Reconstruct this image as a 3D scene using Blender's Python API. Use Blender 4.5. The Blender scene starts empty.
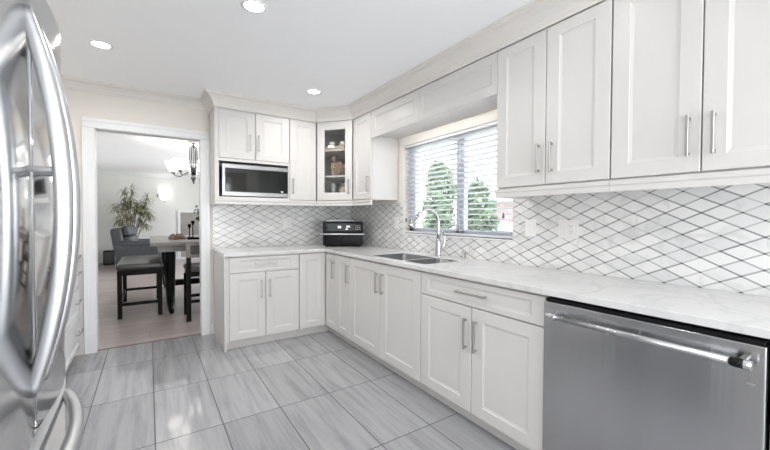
import bpy, bmesh, math, random
from mathutils import Vector, Matrix

random.seed(7)
C = bpy.context.scene.collection
S = bpy.context.scene
PI = math.pi

# ------------------------------------------------------------------ camera
cam_data = bpy.data.cameras.new('camera')
cam_data.sensor_width = 36.0
cam_data.lens = 355.93 / 770.0 * 36.0
cam_data.clip_start = 0.02
cam = bpy.data.objects.new('camera', cam_data)
C.objects.link(cam)
rx = Vector((0.8331392, -0.55305254, 0.00345748))
ry = Vector((0.00850371, 0.01906058, 0.99978217))
rf = Vector((0.55299797, 0.83292832, -0.02058312))
cam.matrix_world = Matrix(((rx.x, ry.x, -rf.x, 0.0), (rx.y, ry.y, -rf.y, 0.0), (rx.z, ry.z, -rf.z, 1.2416), (0, 0, 0, 1)))
S.camera = cam

# ------------------------------------------------------------------ world, exposure, large lights
S.view_settings.view_transform = 'Standard'
S.view_settings.look = 'None'
S.view_settings.gamma = 1.0
S.view_settings.use_curve_mapping = False
S.view_settings.exposure = 0.12
S.cycles.max_bounces = 12
S.cycles.diffuse_bounces = 7
S.cycles.glossy_bounces = 5
S.cycles.transparent_max_bounces = 24
S.cycles.sample_clamp_indirect = 6.0

world = bpy.data.worlds.new('world')
S.world = world
world.use_nodes = True
wn = world.node_tree
wn.nodes.clear()
w_out = wn.nodes.new('ShaderNodeOutputWorld')
w_bg = wn.nodes.new('ShaderNodeBackground')
w_sky = wn.nodes.new('ShaderNodeTexSky')
w_sky.sky_type = 'HOSEK_WILKIE'
w_sky.turbidity = 8.0
w_sky.sun_direction = Vector((-0.3, -0.5, 0.8)).normalized()
w_mix = wn.nodes.new('ShaderNodeMixRGB')
w_mix.inputs[0].default_value = 0.9
w_mix.inputs[2].default_value = (0.93, 0.97, 1.0, 1)
wn.links.new(w_sky.outputs[0], w_mix.inputs[1])
wn.links.new(w_mix.outputs[0], w_bg.inputs[0])
w_bg.inputs[1].default_value = 3.2
wn.links.new(w_bg.outputs[0], w_out.inputs[0])


def area_light(name, loc, direction, sx, sy, energy, color=(1, 1, 1)):
    d = bpy.data.lights.new(name, 'AREA')
    d.shape = 'RECTANGLE'
    d.size, d.size_y, d.energy, d.color = sx, sy, energy, color
    o = bpy.data.objects.new(name, d)
    C.objects.link(o)
    o.location = loc
    o.rotation_euler = Vector(direction).to_track_quat('-Z', 'Y').to_euler()
    return o


area_light('rear_fill', (1.15, -2.58, 1.45), (-0.15, 1, 0.55), 1.3, 1.6, 52, (0.97, 0.985, 1.0))  # added fill lamp behind the camera, at an invented rear opening
area_light('dining_fill', (2.30, 8.6, 1.4), (-1, 0, -0.20), 4.0, 1.7, 46, (0.97, 0.985, 1.0))  # added fill lamp for the dining room, at an invented side window
sun_d = bpy.data.lights.new('sun', 'SUN')
sun_d.energy, sun_d.angle = 3.0, 0.05
sun_o = bpy.data.objects.new('sun', sun_d)
C.objects.link(sun_o)
sun_o.rotation_euler = Vector((0.06, -0.60, -0.80)).to_track_quat('-Z', 'Y').to_euler()
area_light('side_fill', (-1.15, -1.15, 1.35), (1, 0.15, 0.5), 2.0, 1.7, 1.5, (0.97, 0.985, 1.0))  # added fill lamp facing the sink wall, at an invented left opening

# ------------------------------------------------------------------ dimensions
XW, YW = 2.214, 4.153          # faces of the right and the back wall
XF, YF = 1.551, 3.49           # front edge of the worktop
XD, YD = 1.571, 3.51           # base door planes
XU, YU = 1.870, 3.801          # upper door planes
ZC = 2.445                     # ceiling
ZT = 0.91                      # worktop
XL, YREAR = -1.12, -2.6

# ------------------------------------------------------------------ materials
MATS = {}


def new_mat(name):
    m = bpy.data.materials.new(name)
    m.use_nodes = True
    nt = m.node_tree
    b = nt.nodes.get('Principled BSDF')
    MATS[name] = m
    return m, nt, b


def N(nt, kind, **kw):
    n = nt.nodes.new(kind)
    for k, v in kw.items():
        setattr(n, k, v)
    return n


def mat(name, col, rough=0.5, metal=0.0, var=0.03, scale=18.0, stretch=(1, 1, 1), bump=0.0, coat=0.0, emit=None, estr=0.0, spec=None, rvar=0.0):
    m, nt, b = new_mat(name)
    L = nt.links
    tc = N(nt, 'ShaderNodeTexCoord')
    mp = N(nt, 'ShaderNodeMapping')
    mp.inputs['Scale'].default_value = stretch
    L.new(tc.outputs['Object'], mp.inputs[0])
    nz = N(nt, 'ShaderNodeTexNoise')
    nz.inputs['Scale'].default_value = scale
    nz.inputs['Detail'].default_value = 4
    L.new(mp.outputs[0], nz.inputs[0])
    cr = N(nt, 'ShaderNodeValToRGB')
    c0 = [max(0, c * (1 - var)) for c in col]
    c1 = [min(1, c * (1 + var)) for c in col]
    cr.color_ramp.elements[0].position, cr.color_ramp.elements[1].position = 0.3, 0.7
    cr.color_ramp.elements[0].color = (*c0, 1)
    cr.color_ramp.elements[1].color = (*c1, 1)
    L.new(nz.outputs[0], cr.inputs[0])
    L.new(cr.outputs[0], b.inputs['Base Color'])
    b.inputs['Roughness'].default_value = rough
    b.inputs['Metallic'].default_value = metal
    if rvar:
        mr = N(nt, 'ShaderNodeMapRange')
        mr.inputs[3].default_value, mr.inputs[4].default_value = rough - rvar, rough + rvar
        L.new(nz.outputs[0], mr.inputs[0])
        L.new(mr.outputs[0], b.inputs['Roughness'])
    if coat:
        b.inputs['Coat Weight'].default_value = coat
        b.inputs['Coat Roughness'].default_value = 0.08
    if spec is not None:
        b.inputs['Specular IOR Level'].default_value = spec
    if bump:
        bp = N(nt, 'ShaderNodeBump')
        bp.inputs['Strength'].default_value = bump
        bp.inputs['Distance'].default_value = 0.004
        L.new(nz.outputs[0], bp.inputs['Height'])
        L.new(bp.outputs[0], b.inputs['Normal'])
    if emit:
        b.inputs['Emission Color'].default_value = (*emit, 1)
        b.inputs['Emission Strength'].default_value = estr
    return m


def math_node(nt, op, a, b=None):
    n = N(nt, 'ShaderNodeMath', operation=op)
    for i, v in enumerate((a, b)):
        if v is None:
            continue
        if isinstance(v, (int, float)):
            n.inputs[i].default_value = v
        else:
            nt.links.new(v, n.inputs[i])
    return n.outputs[0]


def mix_rgb(nt, fac, a, b, blend='MIX'):
    n = N(nt, 'ShaderNodeMixRGB', blend_type=blend)
    for i, v in ((0, fac), (1, a), (2, b)):
        if isinstance(v, (int, float)):
            n.inputs[i].default_value = v
        elif isinstance(v, tuple):
            n.inputs[i].default_value = (*v, 1)
        else:
            nt.links.new(v, n.inputs[i])
    return n.outputs[0]


CAB = mat('cabinet_paint', (0.625, 0.610, 0.597), 0.38, var=0.008, scale=6, bump=0.015)
WALL = mat('wall_paint', (0.77, 0.735, 0.685), 0.75, var=0.012, scale=3, bump=0.02)
DWALL = mat('dining_wall_paint', (0.76, 0.76, 0.74), 0.75, var=0.012, scale=3, bump=0.02)
CEIL = mat('ceiling_paint', (0.93, 0.937, 0.955), 0.8, var=0.008, scale=4, bump=0.02)
TRIM = mat('trim_paint', (0.79, 0.797, 0.81), 0.35, var=0.008, scale=5)
CROWN = mat('crown_paint', (0.70, 0.675, 0.645), 0.4, var=0.008, scale=5)
NICKEL = mat('brushed_nickel', (0.47, 0.46, 0.445), 0.4, 1.0, var=0.05, scale=60, stretch=(1, 1, 0.1))
CHROME = mat('polished_chrome', (0.62, 0.62, 0.63), 0.12, 1.0, var=0.02)
STEEL = mat('brushed_steel', (0.50, 0.505, 0.515), 0.26, 1.0, var=0.07, scale=7, stretch=(6, 6, 0.35), rvar=0.05)
DWSTEEL = mat('dishwasher_steel', (0.50, 0.503, 0.515), 0.19, 1.0, var=0.05, scale=3, stretch=(2.2, 2.2, 0.04), rvar=0.03, bump=0.5)
DWB = DWSTEEL.node_tree.nodes['Principled BSDF']
DWB.inputs['Anisotropic'].default_value = 0.85
DWB.inputs['Anisotropic Rotation'].default_value = 0.25
FSTEEL = mat('fridge_steel', (0.80, 0.805, 0.815), 0.10, 1.0, var=0.02, scale=9, stretch=(1, 8, 0.3), rvar=0.02)
FHANDLE = mat('fridge_handle_steel', (0.55, 0.555, 0.57), 0.33, 1.0, var=0.03, scale=30, stretch=(1, 1, 0.1))
SINKM = mat('sink_steel', (0.22, 0.222, 0.228), 0.42, 1.0, var=0.06, scale=30)
BLACK = mat('black_plastic', (0.009, 0.009, 0.010), 0.35, var=0.15, spec=0.15)
BLACKGLASS = mat('black_glass', (0.008, 0.009, 0.009), 0.05, var=0.1, spec=0.35)
DARKGAP = mat('dark_recess', (0.02, 0.02, 0.02), 0.7)
GREYPL = mat('grey_plastic', (0.32, 0.32, 0.33), 0.4)
WHITEPL = mat('white_plastic', (0.78, 0.77, 0.76), 0.35, var=0.01)
DOTP = mat('charcoal_detail', (0.12, 0.12, 0.12), 0.5)
BLIND = mat('blind_white', (0.66, 0.67, 0.69), 0.45, var=0.01)
VINYL = mat('window_vinyl', (0.62, 0.65, 0.72), 0.4, var=0.01)
CORD = mat('cord_white', (0.75, 0.75, 0.75), 0.6)
LEATHER = mat('grey_leather', (0.050, 0.055, 0.064), 0.36, var=0.2, scale=25, bump=0.25)
SEATLEATHER = mat('charcoal_leather', (0.06, 0.058, 0.058), 0.30, var=0.15, scale=30, bump=0.15)
BLACKWOOD = mat('black_wood', (0.008, 0.0075, 0.0075), 0.45, var=0.2, scale=12, stretch=(1, 1, 0.1), spec=0.10)
GREYWOOD = mat('grey_washed_wood', (0.235, 0.222, 0.208), 0.4, var=0.18, scale=9, stretch=(1, 0.12, 1))
DISPLAY = mat('lit_display', (0.02, 0.02, 0.02), 0.2, emit=(0.9, 0.95, 1.0), estr=1.6)
PEWTER = mat('pewter_metal', (0.20, 0.20, 0.21), 0.3, 1.0)
SHADE = mat('frosted_shade', (0.9, 0.9, 0.88), 0.5, emit=(1.0, 0.97, 0.92), estr=3.0)
LAMP = mat('lamp_diffuser', (0.9, 0.9, 0.9), 0.5, emit=(1.0, 0.985, 0.96), estr=22.0)
SCONCEM = mat('sconce_glass', (0.9, 0.9, 0.88), 0.5, emit=(1.0, 0.98, 0.95), estr=1.6)
LEAFO = mat('olive_leaf', (0.215, 0.22, 0.105), 0.55, var=0.5, scale=7)
LEAFG = mat('green_leaf', (0.06, 0.15, 0.05), 0.5, var=0.5, scale=14)
TREELEAF = mat('tree_leaf', (0.27, 0.36, 0.25), 0.6, var=0.5, scale=2.5)
BARK = mat('bark', (0.16, 0.11, 0.07), 0.8, var=0.3)
CERAMIC = mat('white_ceramic', (0.8, 0.79, 0.77), 0.25, var=0.02)
BOARD = mat('pale_wood', (0.52, 0.37, 0.28), 0.45, var=0.1, scale=14, stretch=(1, 1, 6))
FIGB = mat('figurine_tan', (0.68, 0.50, 0.34), 0.55, var=0.1)
FIGH = mat('figurine_brown', (0.26, 0.11, 0.05), 0.6, var=0.2)
BASKET = mat('wicker', (0.24, 0.16, 0.10), 0.7, var=0.35, scale=60)
PETALP = mat('dried_petals', (0.42, 0.24, 0.30), 0.7, var=0.3, scale=40)
PETALO = mat('orange_petals', (0.55, 0.28, 0.12), 0.7, var=0.3, scale=40)
JARF = mat('jar_contents', (0.62, 0.50, 0.36), 0.6, var=0.2, scale=40)
JARM = mat('jar_glass', (0.33, 0.36, 0.36), 0.1, var=0.1)
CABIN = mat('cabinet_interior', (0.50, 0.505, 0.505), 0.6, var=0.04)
TERRA = mat('dark_pot', (0.05, 0.045, 0.045), 0.5)
BOUNCEM = mat('bounce_ground', (0.74, 0.74, 0.73), 0.8, var=0.3, scale=4)  # ground colour paled so it bounces light up to the soffit
BRICKW = mat('neighbour_wall', (0.50, 0.40, 0.39), 0.8, var=0.15, scale=5)
ROOFM = mat('roof_shingle', (0.33, 0.33, 0.36), 0.8, var=0.15, scale=5)
FENCEM = mat('fence_paint', (0.78, 0.79, 0.80), 0.6, var=0.05)
REDM = mat('red_enamel', (0.45, 0.02, 0.02), 0.3)


def glass_mat(name, tint, gloss):
    m, nt, b = new_mat(name)
    nt.nodes.remove(b)
    out = nt.nodes['Material Output']
    tr = N(nt, 'ShaderNodeBsdfTransparent')
    gl = N(nt, 'ShaderNodeBsdfGlossy')
    gl.inputs['Roughness'].default_value = 0.02
    nz = N(nt, 'ShaderNodeTexNoise')
    nz.inputs['Scale'].default_value = 3.0
    tr.inputs[0].default_value = (*tint, 1)
    mr = N(nt, 'ShaderNodeMapRange')
    mr.inputs[3].default_value, mr.inputs[4].default_value = gloss * 0.8, gloss * 1.2
    nt.links.new(nz.outputs[0], mr.inputs[0])
    mx = N(nt, 'ShaderNodeMixShader')
    nt.links.new(mr.outputs[0], mx.inputs[0])
    nt.links.new(tr.outputs[0], mx.inputs[1])
    nt.links.new(gl.outputs[0], mx.inputs[2])
    nt.links.new(mx.outputs[0], out.inputs[0])
    return m


PANE = glass_mat('window_glass', (0.97, 0.98, 0.98), 0.06)
CABGLASS = glass_mat('cabinet_glass', (0.95, 0.96, 0.955), 0.06)


def tile_floor_mat():
    m, nt, b = new_mat('floor_tile')
    L = nt.links
    tc = N(nt, 'ShaderNodeTexCoord')
    sp = N(nt, 'ShaderNodeSeparateXYZ')
    L.new(tc.outputs['Object'], sp.inputs[0])
    W, H = 0.3435, 0.687
    u = math_node(nt, 'DIVIDE', math_node(nt, 'SUBTRACT', sp.outputs[0], 0.020), W)
    v = math_node(nt, 'DIVIDE', math_node(nt, 'SUBTRACT', sp.outputs[1], 2.295), H)
    iu, iv = math_node(nt, 'FLOOR', u), math_node(nt, 'FLOOR', v)
    fu, fv = math_node(nt, 'SUBTRACT', u, iu), math_node(nt, 'SUBTRACT', v, iv)
    du = math_node(nt, 'MULTIPLY', math_node(nt, 'MINIMUM', fu, math_node(nt, 'SUBTRACT', 1.0, fu)), W)
    dv = math_node(nt, 'MULTIPLY', math_node(nt, 'MINIMUM', fv, math_node(nt, 'SUBTRACT', 1.0, fv)), H)
    d = math_node(nt, 'MINIMUM', du, dv)
    grout = math_node(nt, 'LESS_THAN', d, 0.0029)
    cid = N(nt, 'ShaderNodeCombineXYZ')
    L.new(iu, cid.inputs[0]); L.new(iv, cid.inputs[1])
    wn_ = N(nt, 'ShaderNodeTexWhiteNoise', noise_dimensions='3D')
    L.new(cid.outputs[0], wn_.inputs[0])
    off = N(nt, 'ShaderNodeVectorMath', operation='SCALE')
    L.new(wn_.outputs[1], off.inputs[0]); off.inputs[3].default_value = 37.0
    add = N(nt, 'ShaderNodeVectorMath', operation='ADD')
    L.new(tc.outputs['Object'], add.inputs[0]); L.new(off.outputs[0], add.inputs[1])
    mp = N(nt, 'ShaderNodeMapping')
    mp.inputs['Rotation'].default_value = (0, 0, 0.22)
    mp.inputs['Scale'].default_value = (19.0, 1.3, 1)
    L.new(add.outputs[0], mp.inputs[0])
    nz = N(nt, 'ShaderNodeTexNoise')
    nz.inputs['Scale'].default_value = 1.0; nz.inputs['Detail'].default_value = 8; nz.inputs['Roughness'].default_value = 0.66
    nz.inputs['Distortion'].default_value = 0.35
    L.new(mp.outputs[0], nz.inputs[0])
    cr = N(nt, 'ShaderNodeValToRGB')
    e = cr.color_ramp.elements
    e[0].position, e[0].color = 0.28, (0.25, 0.25, 0.262, 1)
    e[1].position, e[1].color = 0.75, (0.40, 0.40, 0.414, 1)
    k = e.new(0.46); k.color = (0.325, 0.325, 0.338, 1)
    k = e.new(0.52); k.color = (0.355, 0.355, 0.368, 1)
    L.new(nz.outputs[0], cr.inputs[0])
    val = N(nt, 'ShaderNodeMapRange')
    val.inputs[3].default_value, val.inputs[4].default_value = 0.90, 1.10
    L.new(wn_.outputs[0], val.inputs[0])
    hs = N(nt, 'ShaderNodeHueSaturation')
    L.new(cr.outputs[0], hs.inputs['Color']); L.new(val.outputs[0], hs.inputs['Value'])
    col = mix_rgb(nt, grout, hs.outputs[0], (0.055, 0.055, 0.057))
    L.new(col, b.inputs['Base Color'])
    rg = N(nt, 'ShaderNodeMapRange')
    rg.inputs[3].default_value, rg.inputs[4].default_value = 0.075, 0.6
    L.new(grout, rg.inputs[0]); L.new(rg.outputs[0], b.inputs['Roughness'])
    bp = N(nt, 'ShaderNodeBump'); bp.inputs['Strength'].default_value = 0.25; bp.inputs['Distance'].default_value = 0.002
    L.new(math_node(nt, 'SUBTRACT', 1.0, grout), bp.inputs['Height']); L.new(bp.outputs[0], b.inputs['Normal'])
    return m


def diamond_tile_mat(name, axis, u0, z0):
    m, nt, b = new_mat(name)
    L = nt.links
    tc = N(nt, 'ShaderNodeTexCoord')
    sp = N(nt, 'ShaderNodeSeparateXYZ')
    L.new(tc.outputs['Object'], sp.inputs[0])
    W, H = 0.1427, 0.0714
    u = math_node(nt, 'DIVIDE', math_node(nt, 'SUBTRACT', sp.outputs[axis], u0), W)
    v = math_node(nt, 'DIVIDE', math_node(nt, 'SUBTRACT', sp.outputs[2], z0), H)
    a, c = math_node(nt, 'ADD', u, v), math_node(nt, 'SUBTRACT', u, v)
    ra, rc = math_node(nt, 'ROUND', a), math_node(nt, 'ROUND', c)
    da = math_node(nt, 'ABSOLUTE', math_node(nt, 'SUBTRACT', a, ra))
    dc = math_node(nt, 'ABSOLUTE', math_node(nt, 'SUBTRACT', c, rc))
    TH = 0.056
    la, lc = math_node(nt, 'LESS_THAN', da, TH), math_node(nt, 'LESS_THAN', dc, TH)
    dot = math_node(nt, 'MULTIPLY', la, lc)

    def seg(r, o, k):
        cb = N(nt, 'ShaderNodeCombineXYZ')
        L.new(r, cb.inputs[0]); L.new(math_node(nt, 'FLOOR', o), cb.inputs[1]); cb.inputs[2].default_value = k
        w = N(nt, 'ShaderNodeTexWhiteNoise', noise_dimensions='3D')
        L.new(cb.outputs[0], w.inputs[0])
        g = N(nt, 'ShaderNodeValToRGB')
        e = g.color_ramp.elements
        e[0].position, e[0].color = 0.0, (0.26, 0.26, 0.265, 1)
        e[1].position, e[1].color = 1.0, (0.58, 0.58, 0.575, 1)
        q = e.new(0.55); q.color = (0.42, 0.42, 0.42, 1)
        L.new(w.outputs[0], g.inputs[0])
        return g.outputs[0]
    sa, sc = seg(ra, c, 3.0), seg(rc, a, 9.0)
    cb = N(nt, 'ShaderNodeCombineXYZ')
    L.new(math_node(nt, 'FLOOR', a), cb.inputs[0]); L.new(math_node(nt, 'FLOOR', c), cb.inputs[1])
    w = N(nt, 'ShaderNodeTexWhiteNoise', noise_dimensions='3D')
    L.new(cb.outputs[0], w.inputs[0])
    t = N(nt, 'ShaderNodeValToRGB')
    t.color_ramp.elements[0].color = (0.69, 0.69, 0.695, 1)
    t.color_ramp.elements[1].color = (0.80, 0.795, 0.79, 1)
    L.new(w.outputs[0], t.inputs[0])
    nz = N(nt, 'ShaderNodeTexNoise'); nz.inputs['Scale'].default_value = 9; nz.inputs['Detail'].default_value = 6
    nz.inputs['Distortion'].default_value = 1.2
    L.new(tc.outputs['Object'], nz.inputs[0])
    vein = N(nt, 'ShaderNodeMapRange'); vein.inputs[1].default_value, vein.inputs[2].default_value = 0.35, 0.5
    vein.inputs[3].default_value, vein.inputs[4].default_value = 0.88, 1.0
    L.new(nz.outputs[0], vein.inputs[0])
    hs = N(nt, 'ShaderNodeHueSaturation'); L.new(t.outputs[0], hs.inputs['Color']); L.new(vein.outputs[0], hs.inputs['Value'])
    col = mix_rgb(nt, la, hs.outputs[0], sa)
    col = mix_rgb(nt, lc, col, sc)
    col = mix_rgb(nt, dot, col, (0.10, 0.10, 0.105))
    L.new(col, b.inputs['Base Color'])
    b.inputs['Roughness'].default_value = 0.22
    return m


def wood_floor_mat():
    m, nt, b = new_mat('wood_floor')
    L = nt.links
    tc = N(nt, 'ShaderNodeTexCoord')
    mp = N(nt, 'ShaderNodeMapping'); mp.inputs['Rotation'].default_value = (0, 0, 0.0)
    L.new(tc.outputs['Object'], mp.inputs[0])
    br = N(nt, 'ShaderNodeTexBrick'); br.offset = 0.4
    for k, v in (('Color1', (0.42, 0.362, 0.342, 1)), ('Color2', (0.31, 0.268, 0.258, 1)), ('Mortar', (0.09, 0.075, 0.07, 1))):
        br.inputs[k].default_value = v
    br.inputs['Scale'].default_value = 1.0; br.inputs['Mortar Size'].default_value = 0.0022
    br.inputs['Brick Width'].default_value = 1.2; br.inputs['Row Height'].default_value = 0.19; br.inputs['Bias'].default_value = 0.0
    L.new(mp.outputs[0], br.inputs[0])
    m2 = N(nt, 'ShaderNodeMapping'); m2.inputs['Scale'].default_value = (2, 26, 1)
    L.new(tc.outputs['Object'], m2.inputs[0])
    nz = N(nt, 'ShaderNodeTexNoise'); nz.inputs['Scale'].default_value = 1.2; nz.inputs['Detail'].default_value = 6
    L.new(m2.outputs[0], nz.inputs[0])
    mr = N(nt, 'ShaderNodeMapRange'); mr.inputs[3].default_value, mr.inputs[4].default_value = 0.65, 1.35
    L.new(nz.outputs[0], mr.inputs[0])
    hs = N(nt, 'ShaderNodeHueSaturation'); L.new(br.outputs[0], hs.inputs['Color']); L.new(mr.outputs[0], hs.inputs['Value'])
    L.new(hs.outputs[0], b.inputs['Base Color'])
    b.inputs['Roughness'].default_value = 0.3
    return m


def quartz_mat():
    m, nt, b = new_mat('white_quartz')
    L = nt.links
    tc = N(nt, 'ShaderNodeTexCoord')
    nz = N(nt, 'ShaderNodeTexNoise'); nz.inputs['Scale'].default_value = 1.8; nz.inputs['Detail'].default_value = 9
    nz.inputs['Distortion'].default_value = 2.2
    L.new(tc.outputs['Object'], nz.inputs[0])
    d = math_node(nt, 'ABSOLUTE', math_node(nt, 'SUBTRACT', nz.outputs[0], 0.5))
    cr = N(nt, 'ShaderNodeValToRGB')
    e = cr.color_ramp.elements
    e[0].position, e[0].color = 0.0, (0.59, 0.59, 0.59, 1)
    e[1].position, e[1].color = 0.05, (0.65, 0.648, 0.644, 1)
    L.new(d, cr.inputs[0])
    L.new(cr.outputs[0], b.inputs['Base Color'])
    b.inputs['Roughness'].default_value = 0.16
    return m


TILEFLOOR, WOODFLOOR, QUARTZ = tile_floor_mat(), wood_floor_mat(), quartz_mat()
TILE_R = diamond_tile_mat('diamond_tile_right', 1, 0.4405, 1.270)
TILE_B = diamond_tile_mat('diamond_tile_back', 0, 0.673, 1.329)

# ------------------------------------------------------------------ mesh helpers


def nb():
    return bmesh.new()


def merge(dst, src, M=None):
    vm = {}
    for v in src.verts:
        vm[v] = dst.verts.new(M @ v.co if M else v.co)
    for f in src.faces:
        try:
            nf = dst.faces.new([vm[v] for v in f.verts])
            nf.smooth = f.smooth
        except ValueError:
            pass
    src.free()
    return dst


def box(bm, x0, x1, y0, y1, z0, z1, bev=0.0, seg=2, M=None, smooth=False):
    t = nb()
    bmesh.ops.create_cube(t, size=1.0)
    for v in t.verts:
        v.co = Vector(((x0 + x1) / 2 + v.co.x * (x1 - x0), (y0 + y1) / 2 + v.co.y * (y1 - y0), (z0 + z1) / 2 + v.co.z * (z1 - z0)))
    if bev > 0:
        bmesh.ops.bevel(t, geom=list(t.edges), offset=bev, segments=seg, profile=0.5, affect='EDGES')
        for f in t.faces:
            f.smooth = smooth
    return merge(bm, t, M)


def cyl(bm, p0, p1, r0, r1=None, seg=20, caps=True):
    r1 = r0 if r1 is None else r1
    return tube(bm, [p0, p1], [r0, r1], seg, caps)


def tube(bm, pts, radii, seg=14, caps=True, flat=(1.0, 1.0), up=None):
    pts = [Vector(p) for p in pts]
    if isinstance(radii, (int, float)):
        radii = [radii] * len(pts)
    rings = []
    prev = None
    for i, p in enumerate(pts):
        d = (pts[min(i + 1, len(pts) - 1)] - pts[max(i - 1, 0)]).normalized()
        if prev is None:
            a = Vector(up) if up else (Vector((0, 0, 1)) if abs(d.z) < 0.9 else Vector((1, 0, 0)))
            n = (a - d * a.dot(d)).normalized()
        else:
            n = (prev - d * prev.dot(d)).normalized()
        prev = n
        b = d.cross(n)
        rings.append([bm.verts.new(p + (n * math.cos(2 * PI * k / seg) * flat[0] + b * math.sin(2 * PI * k / seg) * flat[1]) * radii[i]) for k in range(seg)])
    for i in range(len(rings) - 1):
        for k in range(seg):
            f = bm.faces.new([rings[i][k], rings[i][(k + 1) % seg], rings[i + 1][(k + 1) % seg], rings[i + 1][k]])
            f.smooth = True
    if caps:
        bm.faces.new(rings[0][::-1])
        bm.faces.new(rings[-1])
    return bm


def lathe(bm, prof, cx, cy, z0=0.0, seg=28, cap=True, M=None):
    t = nb()
    rings = []
    for r, z in prof:
        rings.append([t.verts.new((cx + r * math.cos(2 * PI * k / seg), cy + r * math.sin(2 * PI * k / seg), z0 + z)) for k in range(seg)])
    for i in range(len(rings) - 1):
        for k in range(seg):
            f = t.faces.new([rings[i][k], rings[i][(k + 1) % seg], rings[i + 1][(k + 1) % seg], rings[i + 1][k]])
            f.smooth = True
    if cap:
        t.faces.new(rings[0][::-1])
        t.faces.new(rings[-1])
    return merge(bm, t, M)


def ball(bm, c, rx_, ry_=None, rz_=None, seg=16, M=None):
    t = nb()
    bmesh.ops.create_uvsphere(t, u_segments=seg, v_segments=max(8, seg // 2), radius=1.0)
    ry_ = ry_ or rx_
    rz_ = rz_ or rx_
    for v in t.verts:
        v.co = Vector((c[0] + v.co.x * rx_, c[1] + v.co.y * ry_, c[2] + v.co.z * rz_))
    for f in t.faces:
        f.smooth = True
    return merge(bm, t, M)


def sweep(bm, path, prof, closed_prof=True):
    """profile points are (outward offset, z); outward is to the left of the path direction"""
    n = len(path)
    rings = []
    for i in range(n):
        p = Vector(path[i])
        d0 = (p - Vector(path[i - 1])).normalized() if i > 0 else None
        d1 = (Vector(path[i + 1]) - p).normalized() if i < n - 1 else None
        d0 = d0 or d1
        d1 = d1 or d0
        n0, n1 = Vector((-d0.y, d0.x)), Vector((-d1.y, d1.x))
        m = (n0 + n1).normalized()
        s = 1.0 / max(0.2, m.dot(n0))
        rings.append([bm.verts.new((p.x + m.x * o * s, p.y + m.y * o * s, z)) for o, z in prof])
    k = len(prof)
    for i in range(n - 1):
        for j in range(k if closed_prof else k - 1):
            bm.faces.new([rings[i][j], rings[i][(j + 1) % k], rings[i + 1][(j + 1) % k], rings[i + 1][j]])
    if closed_prof:
        bm.faces.new(rings[0][::-1])
        bm.faces.new(rings[-1])
    return bm


def plate(bm, us, vs, skip, t0, t1, axis='z'):
    """slab made of grid cells (holes where skip(i,j)), thickness t0..t1 along axis"""
    def P(u, v, t):
        return {'z': (u, v, t), 'y': (u, t, v), 'x': (t, u, v)}[axis]
    cells = {(i, j) for i in range(len(us) - 1) for j in range(len(vs) - 1) if not skip(i, j)}
    V = {}

    def vert(i, j, k):
        if (i, j, k) not in V:
            V[(i, j, k)] = bm.verts.new(P(us[i], vs[j], (t0, t1)[k]))
        return V[(i, j, k)]
    for (i, j) in cells:
        for k in (0, 1):
            bm.faces.new([vert(i, j, k), vert(i + 1, j, k), vert(i + 1, j + 1, k), vert(i, j + 1, k)])
        for (di, dj, e) in ((-1, 0, ((i, j), (i, j + 1))), (1, 0, ((i + 1, j), (i + 1, j + 1))), (0, -1, ((i, j), (i + 1, j))), (0, 1, ((i, j + 1), (i + 1, j + 1)))):
            if (i + di, j + dj) not in cells:
                (a, b), (c, d) = e
                bm.faces.new([vert(a, b, 0), vert(c, d, 0), vert(c, d, 1), vert(a, b, 1)])
    bmesh.ops.recalc_face_normals(bm, faces=list(bm.faces))
    return bm


def frame_matrix(origin, right, normal):
    r, n = Vector(right).normalized(), Vector(normal).normalized()
    return Matrix(((r.x, 0, n.x, origin[0]), (r.y, 0, n.y, origin[1]), (r.z, 1, n.z, origin[2]), (0, 0, 0, 1)))


def shaker(bm, w, h, M, st=0.088, rl=0.078, t=0.020, bev=0.015, dep=0.0065, hole=False):
    """shaker door in local (u right, v up, w outward); back at w=-t, front at w=0"""
    c = 0.0025
    ring = lambda i, z: [(i, i, z), (w - i, i, z), (w - i, h - i, z), (i, h - i, z)]

    def rr(a, b, z):
        return [(a, b, z), (w - a, b, z), (w - a, h - b, z), (a, h - b, z)]
    loops = [ring(0, -t), ring(0, -c), ring(c, 0), rr(st - bev, rl - bev, 0), rr(st - bev + 0.002, rl - bev + 0.002, -0.003), rr(st, rl, -dep)]
    if hole:
        loops += [rr(st, rl, -t)]
    t_ = nb()
    vs = [[t_.verts.new(M @ Vector(p)) for p in l] for l in loops]
    for a, b in zip(vs, vs[1:]):
        for k in range(4):
            t_.faces.new([a[k], a[(k + 1) % 4], b[(k + 1) % 4], b[k]])
    if hole:
        for k in range(4):
            t_.faces.new([vs[-1][k], vs[-1][(k + 1) % 4], vs[0][(k + 1) % 4], vs[0][k]])
    else:
        t_.faces.new(vs[-1])
        t_.faces.new(vs[0][::-1])
    bmesh.ops.recalc_face_normals(t_, faces=list(t_.faces))
    return merge(bm, t_)


def pull(M, u, v, length, vertical=True):
    """square bar pull centred at (u, v) on a door"""
    bm = nb()
    a, so = 0.0056, 0.031
    L = length / 2
    if vertical:
        box(bm, u - a, u + a, v - L, v + L, so - 0.010, so, 0.0015, 1, M)
        for s in (-1, 1):
            box(bm, u - a, u + a, v + s * (L - 0.012) - 0.006, v + s * (L - 0.012) + 0.006, 0.0, so - 0.008, 0.001, 1, M)
    else:
        box(bm, u - L, u + L, v - a, v + a, so - 0.010, so, 0.0015, 1, M)
        for s in (-1, 1):
            box(bm, u + s * (L - 0.012) - 0.006, u + s * (L - 0.012) + 0.006, v - a, v + a, 0.0, so - 0.008, 0.001, 1, M)
    return bm


def root_loc(o):
    v = Vector(o.location)
    while o.parent:
        o = o.parent
        v = v + Vector(o.location)
    return v


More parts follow.
